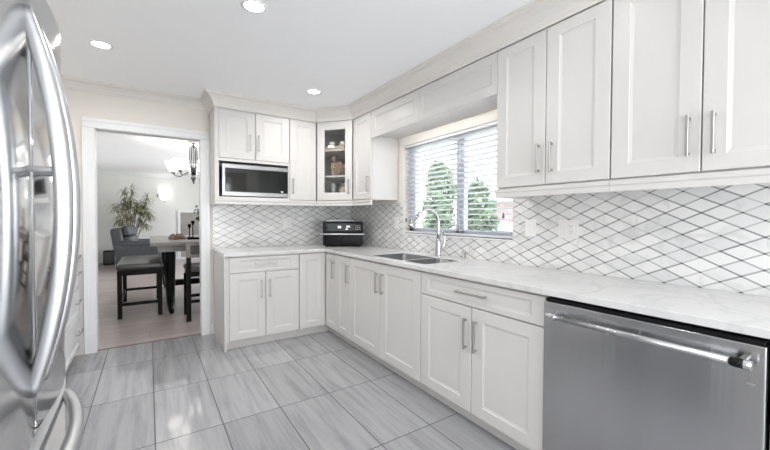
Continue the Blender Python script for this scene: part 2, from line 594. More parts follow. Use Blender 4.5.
def obj(name, bm, m, parent=None):
    if parent is not None:
        bmesh.ops.translate(bm, verts=list(bm.verts), vec=-root_loc(parent))
    me = bpy.data.meshes.new(name)
    bm.to_mesh(me)
    bm.free()
    o = bpy.data.objects.new(name, me)
    C.objects.link(o)
    me.materials.append(m)
    if parent is not None:
        o.parent = parent
    return o


def recalc(bm):
    bmesh.ops.recalc_face_normals(bm, faces=list(bm.faces))
    return bm


def thing(name, label, cat, loc, group=None):
    o = bpy.data.objects.new(name, None)
    o.empty_display_size = 0.1
    C.objects.link(o)
    o.location = loc
    o['label'], o['category'] = label, cat
    if group:
        o['group'] = group
    return o


def tag(o, label, cat, group=None, kind=None):
    o['label'], o['category'] = label, cat
    if group:
        o['group'] = group
    if kind:
        o['kind'] = kind
    return o


def struct(name, bm, m, label=None, cat=None, parent=None):
    o = obj(name, bm, m, parent)
    if parent is None:
        o['kind'] = 'structure'
        if label:
            o['label'] = label
        if cat:
            o['category'] = cat
    return o


# ------------------------------------------------------------------ room shell
YB2 = YW + 0.117                                   # dining side of the back wall
struct('floor', box(nb(), XL, XW, YREAR, 4.205, -0.06, 0.0), TILEFLOOR, 'grey stone look floor tiles of the kitchen', 'floor')
struct('floor_dining', box(nb(), -1.15, 2.36, 4.205, 12.0, -0.06, 0.0), WOODFLOOR, 'brownish grey plank floor seen through the doorway', 'floor')
struct('ceiling', box(nb(), XL - 0.1, XW + 0.15, YREAR - 0.1, YB2 - 0.001, ZC, ZC + 0.1), CEIL, 'white flat kitchen ceiling', 'ceiling')
struct('ceiling_dining', box(nb(), -1.25, 2.46, YB2, 12.1, ZC, ZC + 0.1), CEIL, 'white ceiling of the room past the doorway', 'ceiling')
DX0, DX1, DZ = -0.40, 0.4505, 2.04
struct('wall_back', plate(nb(), [XL - 0.1, DX0 - 0.016, DX1 + 0.016, 2.364], [-0.06, DZ + 0.016, ZC], lambda i, j: i == 1 and j == 0, YW, YB2, 'y'), WALL, 'cream wall with the open doorway', 'wall')
WY0, WY1, WZ0, WZ1 = 1.645, 2.985, 1.083, 1.987
struct('wall_right', plate(nb(), [YREAR - 0.1, WY0, WY1, YW], [-0.06, WZ0, WZ1, ZC], lambda i, j: i == 1 and j == 1, XW, XW + 0.15, 'x'), WALL, 'wall behind the sink with the window opening', 'wall')
struct('wall_left', plate(nb(), [YREAR - 0.1, -2.2, -0.1, YW], [-0.06, 0.45, 2.25, ZC], lambda i, j: i == 1 and j == 1, XL - 0.1, XL, 'x'), WALL)
struct('wall_rear', plate(nb(), [XL - 0.1, -0.75, 1.85, XW + 0.15], [-0.06, 0.02, 2.3, ZC], lambda i, j: i == 1 and j == 1, YREAR - 0.1, YREAR, 'y'), WALL)
struct('wall_dining_far', box(nb(), -1.25, 2.46, 12.0, 12.1, -0.06, ZC), DWALL, 'pale far wall of the dining room', 'wall')
struct('wall_dining_left', box(nb(), -1.25, -1.15, YB2, 12.0, -0.06, ZC), DWALL, 'pale side wall of the dining room', 'wall')
struct('wall_dining_right', plate(nb(), [YB2, 6.4, 10.8, 12.1], [-0.06, 0.4, 2.3, ZC], lambda i, j: i == 1 and j == 1, 2.36, 2.46, 'x'), DWALL)

# door casing (jamb liner and stepped casing)
bm = nb()
casing_prof = [(0.0, 0.0)]
CW = 0.092


def casing_piece(bm, a0, a1, b0, b1, horiz):
    """stepped moulding on the kitchen side of the wall, a = across, b = along"""
    steps = [(0.0, 1.0, 0.012), (0.05, 0.95, 0.016), (0.62, 1.0, 0.022)]
    for s0, s1, th in steps:
        lo, hi = a0 + (a1 - a0) * s0, a0 + (a1 - a0) * s1
        lo, hi = min(lo, hi), max(lo, hi)
        if horiz:
            box(bm, b0, b1, YW - th, YW, lo, hi, 0.003, 1)
        else:
            box(bm, lo, hi, YW - th, YW, b0, b1, 0.003, 1)


casing_piece(bm, DX0, DX0 - CW, 0, DZ, False)
casing_piece(bm, DX1, DX1 + CW - 0.004, 0, DZ, False)
casing_piece(bm, DZ, DZ + CW, DX0 - CW, DX1 + CW - 0.004, True)
for x0, x1 in ((DX0 - 0.0155, DX0), (DX1, DX1 + 0.0155)):
    box(bm, x0, x1, YW - 0.004, YB2 + 0.004, 0, DZ + 0.01, 0.002, 1)
box(bm, DX0, DX1, YW - 0.004, YB2 + 0.004, DZ, DZ + 0.0155, 0.002, 1)
struct('trim_1', bm, TRIM, 'white moulded casing around the open doorway', 'door casing')
struct('trim_2', box(nb(), DX0, DX1, 4.192, 4.215, 0.0, 0.006, 0.002, 1), mat('threshold_strip', (0.20, 0.15, 0.13), 0.4), 'thin brown threshold strip between tile and wood floors', 'threshold')
cove = [(0.0, 2.352), (0.012, 2.352), (0.016, 2.366), (0.024, 2.372), (0.034, 2.392), (0.055, 2.415), (0.078, 2.424), (0.082, 2.433), (0.092, 2.436), (0.092, ZC), (0.0, ZC)]
struct('trim_3', recalc(sweep(nb(), [(0.5385, YW), (XL, YW)], cove)), CROWN, 'cream crown moulding above the doorway', 'crown moulding')
capp = [(0.0, 2.312), (0.006, 2.312), (0.006, 2.330), (0.012, 2.336), (0.016, 2.352), (0.022, 2.360), (0.034, 2.384), (0.055, 2.410), (0.078, 2.421), (0.082, 2.431), (0.092, 2.435), (0.092, ZC), (0.0, ZC)]
struct('trim_4', recalc(sweep(nb(), [(1.87, -0.6), (1.87, 3.455), (1.587, 3.801), (0.5385, 3.801), (0.5385, YW)], capp)), CROWN, 'cream crown moulding over the tops of the wall cabinets', 'crown moulding')
bb = [(0.0, 0.0), (0.014, 0.0), (0.014, 0.09), (0.008, 0.105), (0.0, 0.105)]
struct('baseboard_right', recalc(sweep(nb(), [(0.568, YW), (0.5405, YW)], bb)), TRIM)
struct('baseboard_dining_left', recalc(sweep(nb(), [(-1.15, 12.0), (-1.15, 4.3)], [(p[0], p[1]) for p in bb])), TRIM)
struct('baseboard_dining_far', recalc(sweep(nb(), [(2.36, 12.0), (-1.15, 12.0)], bb)), TRIM)
cove_d = [(0.0, 2.36), (0.015, 2.36), (0.07, 2.43), (0.07, ZC), (0.0, ZC)]
struct('trim_5', recalc(sweep(nb(), [(2.36, 12.0), (-1.15, 12.0)], cove_d)), TRIM, 'white crown moulding on the far dining wall', 'crown moulding')

# tiled backsplash
bm = plate(nb(), [-0.6, WY0 - 0.001, WY1 + 0.001, YW], [ZT, WZ0 - 0.001, 1.40], lambda i, j: i == 1 and j == 1, XW - 0.008, XW, 'x')
struct('backsplash_right', bm, TILE_R, 'diamond marble backsplash tiles running under the window', 'backsplash')
struct('backsplash_back', box(nb(), 0.568, XW - 0.008, YW - 0.008, YW, ZT, 1.40), TILE_B, 'diamond marble backsplash tiles below the microwave', 'backsplash')

# window
bm = nb()
fx0, fx1 = XW + 0.075, XW + 0.125
for y0, y1 in ((WY0, WY0 + 0.05), (WY1 - 0.10, WY1)):
    box(bm, fx0, fx1, y0, y1, WZ0, WZ1, 0.004, 1)
for z0, z1 in ((WZ0, WZ0 + 0.05), (WZ1 - 0.05, WZ1)):
    box(bm, fx0, fx1, WY0, WY1, z0, z1, 0.004, 1)
for y0, y1 in ((2.262, 2.30), (2.205, 2.238)):
    box(bm, fx0, fx1, y0, y1, WZ0, WZ1, 0.004, 1)
box(bm, fx0 + 0.015, fx1 - 0.01, 2.236, 2.264, WZ0, WZ1)
win = struct('window_1', bm, VINYL, 'two pane white framed window over the sink', 'window')
struct('pane', box(nb(), fx0 + 0.02, fx0 + 0.026, WY0 + 0.05, 2.205, WZ0 + 0.05, WZ1 - 0.05), PANE, parent=win)
struct('pane', box(nb(), fx0 + 0.02, fx0 + 0.026, 2.30, WY1 - 0.10, WZ0 + 0.05, WZ1 - 0.05), PANE, parent=win)
bm = nb()
box(bm, XW - 0.016, fx0, WY0 - 0.008, WY1 + 0.008, WZ0 - 0.012, WZ0, 0.003, 1)
struct('sill', bm, TRIM, parent=win)
# ------------------------------------------------------------------ cabinets
HL_U, HL_B = 0.168, 0.172


def front(kind, p0, p1, z0, z1):
    """door frame matrix. sink: facing -x from y=p0 (left) to y=p1 (right); back: facing -y from x=p0 to x=p1"""
    if kind == 'sink':
        return frame_matrix((p0[0], p0[1], z0), (0, -1, 0), (-1, 0, 0))
    if kind == 'back':
        return frame_matrix((p0[0], p0[1], z0), (1, 0, 0), (0, -1, 0))
    if kind == 'left':
        return frame_matrix((p0[0], p0[1], z0), (0, 1, 0), (1, 0, 0))


def add_door(parent, M, w, h, hside, hv, length, st=0.088, rl=0.078, name='door', horiz=False, hole=False, m=None):
    g = 0.0024
    M2 = M @ Matrix.Translation((g, g, 0))
    d = obj(name, shaker(nb(), w - 2 * g, h - 2 * g, M2, st, rl, hole=hole), m or CAB, parent)
    if hside is not None:
        hu = w / 2 if horiz else (0.040 if hside == 'l' else w - 0.040)
        if not isinstance(hside, str):
            hu = hside
        hd = obj('handle', pull(M, hu, hv, length, not horiz), NICKEL, d)
    return d


DB, DT = 0.088, 0.868        # base door bottom / top
DRW = 0.717                  # drawer bottom


def base_body(x0, x1, y0, y1):
    return box(nb(), x0, x1, y0, y1, 0.085, 0.880)


def sink_base(name, label, ya, yb, parts):
    t = thing(name, label, 'cabinet', ((XD + XW) / 2, (ya + yb) / 2, 0), 'base cabinets')
    # a box open at the top so that a sink can hang in it
    bm = nb()
    box(bm, XD + 0.021, XD + 0.035, yb + 0.001, ya - 0.001, 0.085, 0.880)
    box(bm, XD + 0.035, XW - 0.010, yb + 0.001, yb + 0.017, 0.085, 0.880)
    box(bm, XD + 0.035, XW - 0.010, ya - 0.017, ya - 0.001, 0.085, 0.880)
    box(bm, XD + 0.035, XW - 0.010, yb + 0.017, ya - 0.017, 0.085, 0.100)
    obj('body', bm, CAB, t)
    obj('toe_kick', box(nb(), XD + 0.065, XD + 0.078, yb + 0.001, ya - 0.001, 0.0, 0.0845), CAB, t)
    for (p, q, z0, z1, hs, hv, ln, hz) in parts:
        M = front('sink', (XD, p), None, z0, z1)
        nm = 'drawer' if hz else 'door'
        add_door(t, M, p - q, z1 - z0, hs, hv - z0, ln, 0.098 if not hz else 0.085, 0.082 if not hz else 0.045, nm, hz)
    return t


# corner cabinet (both leaves of the corner door)
t = thing('corner_base_cabinet', 'cream corner base cabinet with two tall doors meeting at the inside corner', 'cabinet', (1.75, 3.75, 0), 'base cabinets')
bm = nb()
plate(bm, [1.281, XD + 0.021, XW - 0.010], [3.258, YD + 0.021, YW - 0.010], lambda i, j: i == 0 and j == 0, 0.085, 0.880)
obj('body', bm, CAB, t)
bm = nb()
plate(bm, [1.281, XD + 0.065, XD + 0.078], [3.258, YD + 0.065, YD + 0.078], lambda i, j: (i == 0 and j == 0), 0.0, 0.0845)
obj('toe_kick', bm, CAB, t)
add_door(t, front('back', (1.281, YD), None, DB, DT), XD - 1.281 - 0.004, DT - DB, None, 0, 0, 0.085, 0.080)
add_door(t, front('sink', (XD, YD - 0.006), None, DB, DT), YD - 0.006 - 3.258, DT - DB, YD - 3.316, 0.617, HL_B, 0.068, 0.080)

sink_base('narrow_base_cabinet', 'narrow cream base cabinet with one door between corner and sink', 3.257, 2.958,
          [(3.256, 2.959, DB, DT, 'r', 0.705, HL_B, False)])
sink_base('sink_base_cabinet', 'cream base cabinet with two tall doors under the sink', 2.957, 1.915,
          [(2.957, 2.436, DB, DT, 'r', 0.705, HL_B, False), (2.436, 1.916, DB, DT, 'l', 0.705, HL_B, False)])
sink_base('drawer_base_cabinet', 'cream base cabinet with one wide drawer over two doors beside dishwasher', 1.914, 0.980,
          [(1.913, 0.981, DRW + 0.002, DT, 'm', 0.797, 0.235, True), (1.913, 1.447, DB, DRW, 'r', 0.556, 0.185, False), (1.447, 0.981, DB, DRW, 'l', 0.556, 0.185, False)])
sink_base('end_base_cabinet', 'cream base cabinet at the picture edge past the dishwasher', 0.246, -0.55,
          [(0.245, -0.152, DB, DT, 'r', 0.705, HL_B, False), (-0.152, -0.549, DB, DT, 'l', 0.705, HL_B, False)])

t = thing('end_panel_cabinet', 'cream base cabinet with end panel beside the doorway, drawer over two doors', 'cabinet', (0.92, 3.83, 0), 'base cabinets')
obj('body', box(nb(), 0.590, 1.279, YD + 0.021, YW - 0.010, 0.085, 0.880), CAB, t)
obj('toe_kick', box(nb(), 0.590, 1.279, YD + 0.065, YD + 0.078, 0.0, 0.0845), CAB, t)
obj('end_panel', box(nb(), 0.5695, 0.5895, YD - 0.001, YW - 0.010, 0.0, 0.880, 0.001, 1), CAB, t)
bm = nb()
box(bm, 0.591, 0.609, YD, YD + 0.0205, 0.088, 0.868)
obj('filler_strip', bm, CAB, t)
add_door(t, front('back', (0.610, YD), None, DRW + 0.002, DT), 0.668, DT - DRW - 0.002, 'm', 0.080, 0.21, 0.10, 0.045, 'drawer', True)
add_door(t, front('back', (0.610, YD), None, DB, DRW), 0.333, DRW - DB, 0.294, 0.467, 0.172, 0.090, 0.080)
add_door(t, front('back', (0.943, YD), None, DB, DRW), 0.335, DRW - DB, 0.040, 0.467, 0.172, 0.090, 0.080)

# wall cabinets on the sink wall
ZB, ZTOP, ZRAIL = 1.432, 2.309, 1.372


def light_rail(t, path):
    prof = [(0.0, 1.4255), (0.006, 1.4255), (0.006, 1.405), (0.001, 1.399), (0.001, ZRAIL), (-0.020, ZRAIL), (-0.020, 1.4255)]
    return obj('light_rail', recalc(sweep(nb(), path, prof)), CAB, t)


def sink_upper(name, label, ya, yb, doors, rail=True):
    t = thing(name, label, 'cabinet', ((XU + XW) / 2, (ya + yb) / 2, ZRAIL), 'wall cabinets')
    obj('body', box(nb(), XU + 0.021, XW - 0.010, yb + 0.0005, ya - 0.0005, 1.426, ZC - 0.005), CAB, t)
    for (p, q, hs) in doors:
        add_door(t, front('sink', (XU, p), None, ZB, ZTOP), p - q, ZTOP - ZB, hs, 1.583 - ZB, HL_U)
    return t


t = sink_upper('wall_cabinet', 'white two-door wall cabinet touching the right end of the window', 1.524, 0.842, [(1.523, 1.1825, 'r'), (1.1825, 0.843, 'l')])
light_rail(t, [(XU, 0.8425), (XU, 1.5235), (XW - 0.010, 1.5235)])
t = sink_upper('wall_cabinet', 'white two-door wall cabinet above the dishwasher, cut by the top edge', 0.841, 0.160, [(0.840, 0.4995, 'r'), (0.4995, 0.160, 'l')])
light_rail(t, [(XU, 0.1605), (XU, 0.8415)])
t = sink_upper('narrow_wall_cabinet', 'white single-door wall cabinet between glass cabinet and window', 3.452, 3.078, [(3.451, 3.079, 'r')])
light_rail(t, [(XU, 3.0785), (XU, 3.4545)])

# valance bridging the window
t = thing('valance', 'white two-panel valance board bridging the top of the window', 'valance', (XU + 0.1, 2.3, 2.04), 'wall cabinets')
M = front('sink', (XU, 3.0765), None, 2.04, ZTOP)
bm = nb()
shaker(bm, 0.765, ZTOP - 2.04, M @ Matrix.Translation((0.0, 0, 0)), 0.09, 0.082)
shaker(bm, 0.786, ZTOP - 2.04, M @ Matrix.Translation((0.7655, 0, 0)), 0.055, 0.082)
obj('panel', bm, CAB, t)
obj('soffit', box(nb(), XU + 0.0205, XW - 0.002, 1.5255, 3.0765, 2.072, 2.086), CAB, t)

t = thing('valance_fill', 'added unseen fill light strip behind the window valance board', 'added fill light', (1.900, 2.3, 2.0718))  # unseen lamp added to brighten the window recess
obj('housing', box(nb(), 1.8925, 1.908, 1.75, 2.90, 2.0665, 2.0718), TRIM, t)
obj('diffuser', box(nb(), 1.894, 1.9065, 1.76, 2.89, 2.0645, 2.0664), SHADE, t)
ld = bpy.data.lights.new('fill_strip_lamp', 'AREA')
ld.shape, ld.size, ld.size_y, ld.energy, ld.color = 'RECTANGLE', 0.012, 1.1, 4.6, (1, 0.98, 0.95)
lo = bpy.data.objects.new('fill_strip_lamp', ld)
C.objects.link(lo)
lo.parent = t
lo.location = (0, 0, -0.0080)
lo.rotation_euler = (0, math.radians(-25), 0)

# diagonal glass corner cabinet
A, B = Vector((1.587, 3.801, 0)), Vector((1.870, 3.455, 0))
dr = (B - A).normalized()
dn = Vector((dr.y, -dr.x, 0))
if dn.x > 0:
    dn = -dn
t = thing('corner_glass_cabinet', 'white diagonal corner wall cabinet with a glass door', 'cabinet', (1.9, 3.85, ZRAIL), 'wall cabinets')


def prism(bm, pts, z0, z1):
    lo = [bm.verts.new((p[0], p[1], z0)) for p in pts]
    hi = [bm.verts.new((p[0], p[1], z1)) for p in pts]
    n = len(pts)
    bm.faces.new(lo[::-1]); bm.faces.new(hi)
    for k in range(n):
        bm.faces.new([lo[k], lo[(k + 1) % n], hi[(k + 1) % n], hi[k]])
    return recalc(bm)


ins = 0.021
a_ = A - dn * ins
b_ = B - dn * ins
xw_, yw_ = XW - 0.010, YW - 0.010
cab_pts = [(a_.x, a_.y), (b_.x, b_.y), (xw_, b_.y), (xw_, yw_), (a_.x, yw_)]
bm = nb()
obj('bottom_panel', prism(nb(), cab_pts, 1.426, 1.446), CAB, t)
obj('top_panel', prism(nb(), cab_pts, 2.290, ZC - 0.005), CAB, t)
bm = nb()
box(bm, a_.x, a_.x + 0.014, a_.y + 0.004, yw_, 1.446, 2.290)
box(bm, b_.x + 0.004, xw_, b_.y, b_.y + 0.014, 1.446, 2.290)
box(bm, a_.x, xw_, yw_ - 0.012, yw_, 1.446, 2.290)
box(bm, xw_ - 0.012, xw_, b_.y, yw_, 1.446, 2.290)
obj('interior_lining', bm, CABIN, t)
SH1, SH2 = 1.715, 2.008
for z in (SH1, SH2):
    pts = [(a_.x + 0.016, a_.y + 0.022), (b_.x + 0.012, b_.y + 0.016), (xw_ - 0.013, b_.y + 0.016), (xw_ - 0.013, yw_ - 0.013), (a_.x + 0.016, yw_ - 0.013)]
    obj('shelf', prism(nb(), pts, z - 0.018, z), CAB, t)
M = frame_matrix((A.x, A.y, ZB), dr, dn)
wd = (B - A).length
d = add_door(t, M @ Matrix.Translation((0.008, 0, 0)), wd - 0.016, ZTOP - ZB, 'r', 1.583 - ZB, HL_U, 0.087, 0.086, 'door', False, True)
obj('glass_pane', box(nb(), 0.09, wd - 0.09, 0.083, ZTOP - ZB - 0.083, -0.016, -0.011, M=M), CABGLASS, d)
light_rail(t, [(B.x, B.y), (A.x, A.y)])


def in_cab(s, dep, z):
    """point in the glass cabinet: s along the door, dep behind it"""
    p = A + dr * s - dn * dep
    return (p.x, p.y, z)


# microwave wall cabinet and narrow cabinet on the back wall
UX0 = 0.5385
t = thing('microwave_cabinet', 'white wall cabinet with two short doors above the microwave niche', 'cabinet', (0.9, 3.98, ZRAIL), 'wall cabinets')
bm = nb()
box(bm, UX0, UX0 + 0.036, YU + 0.0005, YW - 0.023, 1.426, ZC - 0.005)                 # side panel and stile
box(bm, 1.262, 1.279, YU + 0.021, YW - 0.010, 1.426, ZC - 0.005)
box(bm, UX0 + 0.036, 1.262, YU + 0.021, YW - 0.010, 1.825, ZC - 0.005)                 # box above
box(bm, UX0 + 0.036, 1.279, YU + 0.0005, YW - 0.010, 1.426, 1.446)                     # niche floor
obj('body', bm, CAB, t)
obj('niche_lining', box(nb(), UX0 + 0.037, 1.261, YW - 0.030, YW - 0.012, 1.447, 1.824), CABIN, t)
bm = nb()
box(bm, UX0 + 0.036, 1.279, YU + 0.001, YU + 0.0205, 1.797, 1.8245)                    # top rail of niche
box(bm, 1.264, 1.279, YU + 0.001, YU + 0.0205, 1.446, 1.797)
obj('niche_frame', bm, CAB, t)
ZM = 1.8255
add_door(t, front('back', (0.575, YU), None, ZM, ZTOP), 0.3475, ZTOP - ZM, 0.294, 2.000 - ZM, HL_U, 0.092, 0.078)
add_door(t, front('back', (0.9225, YU), None, ZM, ZTOP), 0.3545, ZTOP - ZM, 0.032, 2.000 - ZM, HL_U, 0.092, 0.078)
light_rail(t, [(1.279, YU), (UX0 + 0.001, YU), (UX0 + 0.001, YW - 0.024)])
t = thing('narrow_wall_cabinet', 'white tall single-door wall cabinet between microwave and glass corner cabinet', 'cabinet', (1.43, 3.98, ZRAIL), 'wall cabinets')
obj('body', box(nb(), 1.280, 1.586, YU + 0.021, YW - 0.010, 1.426, ZC - 0.005), CAB, t)
add_door(t, front('back', (1.281, YU), None, ZB, ZTOP), 0.304, ZTOP - ZB, 0.034, 1.583 - ZB, HL_U, 0.088, 0.078)
light_rail(t, [(1.5845, YU), (1.2805, YU)])

# ------------------------------------------------------------------ worktop, sink, tap
SX0, SX1, SY0, SY1 = 1.640, 2.005, 1.955, 2.690
bm = nb()
plate(bm, [0.5675, XF, SX0, SX1, XW - 0.009], [-0.58, SY0, SY1, YF, YW - 0.009],
      lambda i, j: (i == 0 and j < 3) or (i == 2 and j == 1), 0.8805, ZT)
ed = [e for e in bm.edges if all(abs(v.co.z - ZT) < 1e-5 for v in e.verts) and len(e.link_faces) == 2 and any(abs(f.normal.z) < 0.5 for f in e.link_faces)]
bmesh.ops.bevel(bm, geom=ed, offset=0.003, segments=2, profile=0.5, affect='EDGES')
tag(obj('worktop', bm, QUARTZ), 'white quartz worktop wrapping the corner around the sink', 'worktop')

t = thing('sink', 'stainless steel double bowl sink set into the white worktop', 'sink', (1.82, 2.32, 0.68))
SD = 2.232


def bowl(x0, x1, y0, y1, zb, zt):
    b = nb()
    r, sg = 0.035, 5

    def loop(i, z, rad):
        pts = []
        for (cx, cy, a0) in ((x1 - i - rad, y1 - i - rad, 0), (x0 + i + rad, y1 - i - rad, 90), (x0 + i + rad, y0 + i + rad, 180), (x1 - i - rad, y0 + i + rad, 270)):
            for k in range(sg + 1):
                a = math.radians(a0 + 90 * k / sg)
                pts.append(b.verts.new((cx + rad * math.cos(a), cy + rad * math.sin(a), z)))
        return pts
    ls = [loop(0.0025, zt, r), loop(0.003, zb + 0.03, r), loop(0.012, zb + 0.006, r), loop(0.035, zb, r)]
    for p, q in zip(ls, ls[1:]):
        n = len(p)
        for k in range(n):
            f = b.faces.new([p[k], p[(k + 1) % n], q[(k + 1) % n], q[k]])
            f.smooth = True
    b.faces.new(ls[-1])
    return recalc(b)


for (y0, y1) in ((SD + 0.010, SY1), (SY0, SD - 0.010)):
    o = obj('bowl', bowl(SX0, SX1, y0, y1, 0.700, 0.9085), SINKM, t)
    md = o.modifiers.new('thick', 'SOLIDIFY')
    md.thickness = 0.0015
    bm = nb()
    lathe(bm, [(0.002, 0.0), (0.03, 0.0), (0.042, 0.004), (0.044, 0.002), (0.044, -0.01)], (SX0 + SX1) / 2, (y0 + y1) / 2, 0.702, 24)
    obj('drain', bm, CHROME, o)
obj('divider', box(nb(), SX0 + 0.002, SX1 - 0.002, SD - 0.0125, SD + 0.0125, 0.880, 0.9085, 0.004, 2), mat('sink_rim_steel', (0.85, 0.85, 0.86), 0.5, 1.0), t)

FX, FY = 2.095, 2.315
t = thing('faucet', 'chrome pull-down kitchen faucet with gooseneck behind the sink', 'faucet', (FX, FY, ZT))
bm = nb()
lathe(bm, [(0.030, 0.0), (0.030, 0.004), (0.026, 0.010), (0.0245, 0.02), (0.0235, 0.09), (0.020, 0.13), (0.0155, 0.15)], FX, FY, ZT, 24)
obj('base', bm, CHROME, t)
pts = [(FX, FY, ZT + 0.12), (FX, FY, ZT + 0.20), (FX - 0.003, FY, ZT + 0.255)]
rad = 0.128
for k in range(0, 13):
    a = math.radians(5 + k * 11.5)
    pts.append((FX - rad + rad * math.cos(a) * 1.0, FY, ZT + 0.265 + rad * 1.08 * math.sin(a)))
end = Vector(pts[-1])
tdir = (end - Vector(pts[-2])).normalized()
obj('neck', tube(nb(), pts, 0.0145, 16), CHROME, t)
obj('spray_head', tube(nb(), [end - tdir * 0.005, end + tdir * 0.03, end + tdir * 0.07, end + tdir * 0.115, end + tdir * 0.12], [0.015, 0.018, 0.021, 0.025, 0.022], 18), CHROME, t)
bm = nb()
tube(bm, [(FX + 0.015, FY - 0.012, ZT + 0.055), (FX + 0.032, FY - 0.026, ZT + 0.080), (FX + 0.040, FY - 0.034, ZT + 0.120), (FX + 0.038, FY - 0.032, ZT + 0.17), (FX + 0.026, FY - 0.022, ZT + 0.215)], [0.017, 0.015, 0.0115, 0.0085, 0.006], 14)
obj('lever', bm, CHROME, t)
t = thing('air_switch', 'small round chrome button on the worktop right of faucet', 'sink button', (2.165, 2.085, ZT))
bm = nb()
lathe(bm, [(0.021, 0.0), (0.021, 0.004), (0.016, 0.006), (0.016, 0.045), (0.014, 0.048)], 2.165, 2.085, ZT, 20)
obj('base', bm, NICKEL, t)
obj('button', lathe(nb(), [(0.013, 0.0), (0.013, 0.010), (0.010, 0.013)], 2.165, 2.085, ZT + 0.048, 18), CHROME, t)

# ------------------------------------------------------------------ dishwasher
t = thing('dishwasher', 'stainless steel dishwasher under the worktop on the right', 'dishwasher', (1.85, 0.61, 0))
obj('body', box(nb(), XD + 0.03, XW - 0.03, 0.252, 0.974, 0.02, 0.873), BLACK, t)
d = obj('door', box(nb(), XD - 0.022, XD + 0.029, 0.250, 0.977, 0.105, 0.853, 0.004, 3), DWSTEEL, t)
obj('control_strip', box(nb(), XD - 0.012, XD + 0.029, 0.254, 0.973, 0.8535, 0.868, 0.002, 1), BLACK, t)
obj('toe_panel', box(nb(), XD + 0.05, XD + 0.062, 0.252, 0.975, 0.0, 0.104), BLACK, t)
hx, hz = XD - 0.066, 0.800
h = obj('handle', tube(nb(), [(hx, 0.905, hz), (hx, 0.305, hz)], 0.0125, 20), STEEL, d)
bm = nb()
for y, s in ((0.915, 1), (0.296, -1)):
    bm = nb()
    tube(bm, [(hx, y - 0.024, hz), (hx, y - 0.020, hz), (hx, y + 0.018, hz), (hx, y + 0.022, hz)], [0.0135, 0.0155, 0.0155, 0.013], 20)
    box(bm, hx, XD - 0.0225, y - 0.010, y + 0.010, hz - 0.010, hz + 0.012, 0.003, 1)
    obj('bracket', bm, CHROME, h)
bm = nb()
tube(bm, [(hx, 0.318, hz), (hx, 0.290, hz)], 0.01565, 20)
obj('band', bm, BLACK, h)
obj('medallion', cyl(nb(), (hx, 0.2745, hz), (hx, 0.2725, hz), 0.008, seg=16), REDM, h)
obj('badge', box(nb(), XD - 0.0228, XD - 0.022, 0.272, 0.292, 0.728, 0.733), GREYPL, d)

# ------------------------------------------------------------------ microwave
t = thing('microwave', 'stainless steel microwave with black glass front in the cabinet niche', 'microwave', (0.925, 3.95, 1.4465))
mx0, mx1, mz0, mz1 = 0.604, 1.2605, 1.455, 1.772
my = YU + 0.006
obj('body', box(nb(), mx0 + 0.006, mx1 - 0.006, my + 0.028, YW - 0.035, mz0 + 0.004, mz1 - 0.004, 0.004, 2), GREYPL, t)
bm = nb()
for fxp in (mx0 + 0.04, mx1 - 0.04):
    for fyp in (my + 0.07, YW - 0.08):
        obj('foot_pad', cyl(nb(), (fxp, fyp, 1.4465), (fxp, fyp, mz0 + 0.006), 0.012, seg=12), BLACK, t)
M = frame_matrix((mx0, my, mz0), (1, 0, 0), (0, -1, 0))
W_, H_ = mx1 - mx0, mz1 - mz0
d = obj('door', shaker(nb(), W_, H_, M, 0.030, 0.043, 0.027, 0.004, 0.004), mat('microwave_steel', (0.36, 0.362, 0.37), 0.33, 1.0, var=0.04, scale=8, stretch=(0.3, 6, 6)), t)
obj('door_glass', box(nb(), 0.031, W_ - 0.004, 0.044, H_ - 0.044, -0.0035, 0.002, 0.0008, 1, M), BLACKGLASS, d)
obj('display', box(nb(), W_ - 0.075, W_ - 0.052, 0.054, 0.063, 0.002, 0.0026, M=M), DISPLAY, d)
obj('badge', box(nb(), 0.045, 0.085, 0.014, 0.024, 0.0, 0.0012, M=M), GREYPL, d)

# ------------------------------------------------------------------ air fryer
AFC = Vector((1.825, 3.61, ZT))
an = Vector((-0.48, -0.877, 0)).normalized()
ar = Vector((0.877, -0.48, 0)).normalized()
t = thing('air_fryer', 'black countertop air fryer oven with silver handle in the corner', 'air fryer', AFC)
M = frame_matrix(AFC - ar * 0.225, ar, an)
bm = nb()
box(bm, 0.0, 0.45, 0.012, 0.285, -0.29, -0.012, 0.02, 4, M, True)
obj('body', bm, BLACK, t)
obj('top_panel', box(nb(), 0.045, 0.355, 0.2855, 0.305, -0.26, -0.006, 0.006, 2, M, True), GREYPL, t)
obj('control_panel', box(nb(), 0.012, 0.438, 0.175, 0.268, -0.014, -0.002, 0.004, 2, M), BLACKGLASS, t)
d = obj('drawer', box(nb(), 0.006, 0.444, 0.015, 0.168, -0.016, 0.006, 0.010, 3, M, True), BLACK, t)
bm = nb()
box(bm, -0.028, 0.472, 0.136, 0.152, 0.010, 0.034, 0.007, 3, M, True)
box(bm, 0.02, 0.06, 0.138, 0.150, 0.004, 0.014, 0.002, 1, M)
box(bm, 0.39, 0.43, 0.138, 0.150, 0.004, 0.014, 0.002, 1, M)
obj('handle', bm, FHANDLE, d)
bm = nb()
box(bm, 0.17, 0.205, 0.212, 0.236, -0.002, -0.0012, M=M)
box(bm, 0.268, 0.272, 0.205, 0.240, -0.002, -0.0012, M=M)
box(bm, 0.272, 0.305, 0.222, 0.238, -0.002, -0.0012, M=M)
box(bm, 0.255, 0.283, 0.196, 0.204, -0.002, -0.0012, M=M)
obj('display', bm, DISPLAY, t)
bm = nb()
for r_ in range(3):
    for c_ in range(3):
        box(bm, 0.365 + c_ * 0.022, 0.379 + c_ * 0.022, 0.196 + r_ * 0.02, 0.203 + r_ * 0.02, -0.002, -0.0012, M=M)
obj('button_grid', bm, GREYPL, t)
bm = nb()
